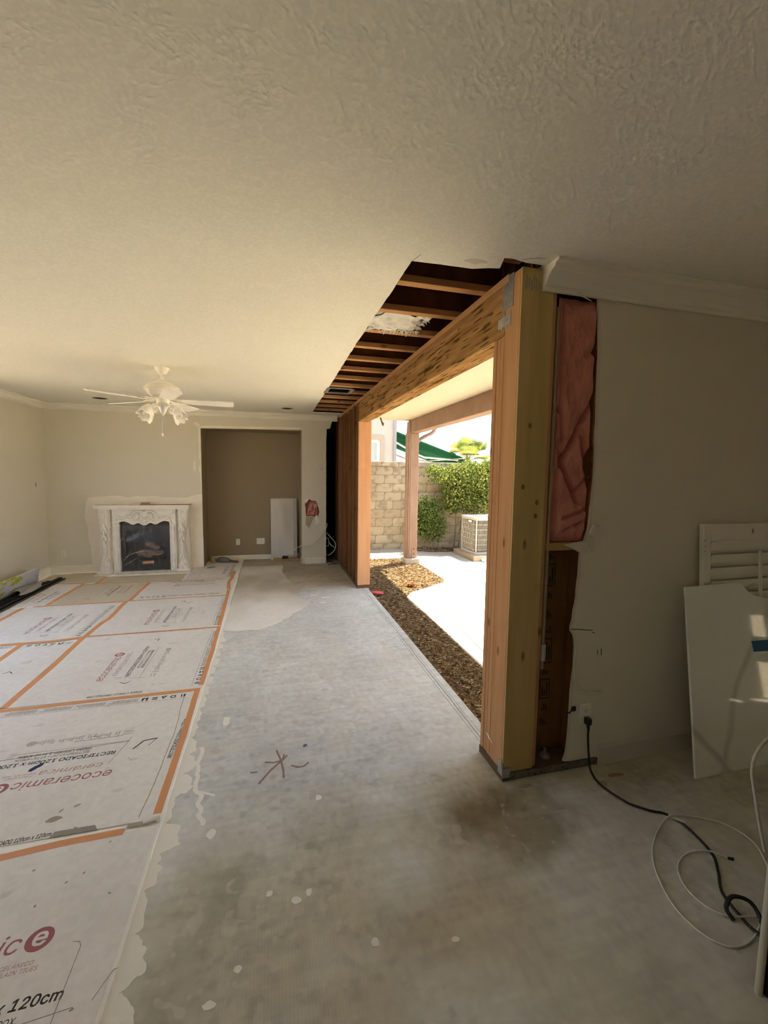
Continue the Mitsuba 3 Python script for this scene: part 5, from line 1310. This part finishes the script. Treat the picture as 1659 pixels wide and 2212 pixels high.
shrub('garden_shrub', 'rounded green shrub behind the patio post',
      [(3.50, 9.18, .66, .36, .27, .42), (3.42, 9.16, .85, .30, .25, .30), (3.62, 9.16, .42, .28, .25, .30), (3.36, 9.15, .46, .24, .22, .28)], 5200, .052, 5,
      [[(3.52, 9.2, GZ), (3.5, 9.2, .2), (3.45, 9.2, .6)], [(3.6, 9.2, GZ), (3.62, 9.18, .2), (3.6, 9.2, .55)], [(3.75, 9.2, GZ), (3.74, 9.2, .1), (3.68, 9.2, .3)]])
shrub('tall_shrub', 'tall yellow-green shrub above the air conditioner',
      [(4.35, 9.12, 1.55, .62, .36, .38), (4.75, 9.10, 1.45, .50, .36, .45), (3.85, 9.15, 1.62, .42, .26, .20), (4.15, 9.1, 1.20, .42, .33, .36), (4.70, 9.08, 1.00, .48, .30, .36), (5.2, 9.1, 1.4, .5, .36, .6), (3.62, 9.2, 1.76, .24, .16, .10), (4.4, 9.1, 1.82, .3, .2, .17), (4.95, 9.1, 1.85, .3, .2, .17), (4.05, 9.12, .95, .22, .2, .2)], 12500, .062, 8,
      [[(4.15, 9.25, GZ), (4.18, 9.22, .5), (4.10, 9.15, 1.3)], [(4.25, 9.2, GZ), (4.3, 9.18, .6), (4.45, 9.12, 1.4)], [(4.6, 9.2, GZ), (4.62, 9.15, .6), (4.8, 9.1, 1.3)]],
      cols=[(.20, .25, .06), (.13, .18, .04), (.29, .31, .08), (.10, .14, .035), (.36, .37, .12)])
# palm beyond the wall
t = thing('palm_tree', 'yellow-green palm crown beyond the block wall', 'palm')
add('trunk', tube([(7.05, 14.4, -.5), (7.0, 14.4, 1.0), (6.95, 14.4, 2.1)], [.16, .14, .12], 10, 3), matte('palm_bark', (.30, .24, .16)), t)
r_ = np.random.default_rng(21)
for k in range(34):
    a = 2 * np.pi * k / 34 * 5.3; el = r_.uniform(-.1, 1.3); L_ = r_.uniform(.75, 1.15)
    d = np.array([math.cos(a) * math.cos(el), math.sin(a) * math.cos(el), math.sin(el)])
    p0 = np.array([6.93, 14.4, 2.15])
    tip = p0 + d * L_ * .62
    mid = p0 + d * L_ * .31 + np.array([0, 0, .03])
    ms = [tube([p0, mid, tip], [.012, .008, .005], 4, 2)]
    sd = np.cross(d, [0, 0, 1.]); sd /= np.linalg.norm(sd) + 1e-9
    u2 = np.cross(sd, d)
    V, Fq = [], []
    for j in range(17):                                              # fan of narrow leaflets
        b = (j - 8) / 8 * 1.25
        q = d * math.cos(b) + sd * math.sin(b)
        e = tip + q * L_ * .50 * (1 - .15 * abs(b)) + np.array([0, 0, -.05 * abs(b)])
        w = np.cross(q, u2) * .016
        V += [tip, tip + q * .2 + w, e, tip + q * .2 - w]; Fq += [(4 * j, 4 * j + 1, 4 * j + 2), (4 * j, 4 * j + 2, 4 * j + 3)]
    ms.append(trimesh.Trimesh(np.array(V), np.array(Fq), process=False))
    m = cat_(ms)
    add('frond', m, 'm_leaf', t, color=np.tile(np.array([[.27, .30, .07], [.21, .27, .07], [.36, .33, .09], [.19, .23, .08]][k % 4]), (len(m.vertices), 1)))

# neighbour's house and its awning
st = matte('neighbour_stucco', lambda p, n, uv: mix((.56, .50, .42), (.51, .45, .375), fbm(p.x * 2, p.y * 2, p.z * 2)))
t = thing('neighbour_house', 'pale stucco house with a framed window beyond the block wall', 'house')
hw = sg.box(-2, -.2, 4.02, 6.0).difference(sg.box(2.40, 1.2, 3.53, 2.80))
add('front_wall', ext(hw, .2, 'xz', 14.0), st, t)
add('side_wall', box(3.82, 4.02, 14.2, 20, -.2, 6.0), st, t)
add('rear_wing', box(4.0, 4.75, 17.4, 17.6, -.2, 6.0), st, t)
add('corner_pipe', box(3.985, 4.085, 13.93, 13.995, -.2, 6.0, .01), mat('pipe_grey', (.34, .31, .31), .5, .3), t, label='grey downpipe at the house corner')
add('window_trim', ext(sg.box(2.2, 1.0, 3.645, 2.915).difference(sg.box(2.40, 1.2, 3.53, 2.79)), .05, 'xz', 13.95), matte('tan_trim', (.46, .38, .29)), t)
add('window_frame', ext(sg.box(2.40, 1.2, 3.53, 2.79).difference(sg.box(2.5, 1.3, 3.43, 2.69)), .05, 'xz', 14.02), M['white'], t)
add('window_pane', box(2.5, 3.43, 14.06, 14.07, 1.3, 2.69), mat('pane_green', (.40, .45, .40), .1, .6), t)
t = thing('green_awning', 'dark green fabric awning sloping down from the neighbour house', 'awning')
gr_ = matte('awning_green', lambda p, n, uv: mix((.018, .10, .06), (.03, .13, .08), smoothstep(.4, .6, noise(p.x * .6, p.y * 2, 0))))


def aw(x, y):
    return np.stack([x, y, 3.10 - .335 * (x - 4.02) + 0 * y], -1)


add('awning_fabric', grid_mesh(14, 14, lambda u, v: aw(4.02 + 2.55 * u, 13.95 + 3.6 * v)), gr_, t)
add('front_valance', grid_mesh(3, 14, lambda u, v: np.stack([6.57 + 0 * u, 13.95 + 3.6 * v, 2.246 - .20 * u + 0 * v], -1)), gr_, t)
am_ = mat('awning_white', (.78, .74, .68), .5, .3)
add('folding_arm', tube([(4.05, 14.2, 2.78), (4.95, 14.35, 2.36), (5.25, 14.4, 2.26), (6.5, 14.3, 2.18)], .035, 8, 1), am_, t)
add('folding_arm', tube([(4.05, 17.0, 2.78), (5.25, 16.8, 2.30), (6.5, 17.0, 2.18)], .035, 8, 1), am_, t)
add('front_bar', tube([(6.57, 13.95, 2.246), (6.57, 17.55, 2.246)], .03, 8, 1), am_, t)
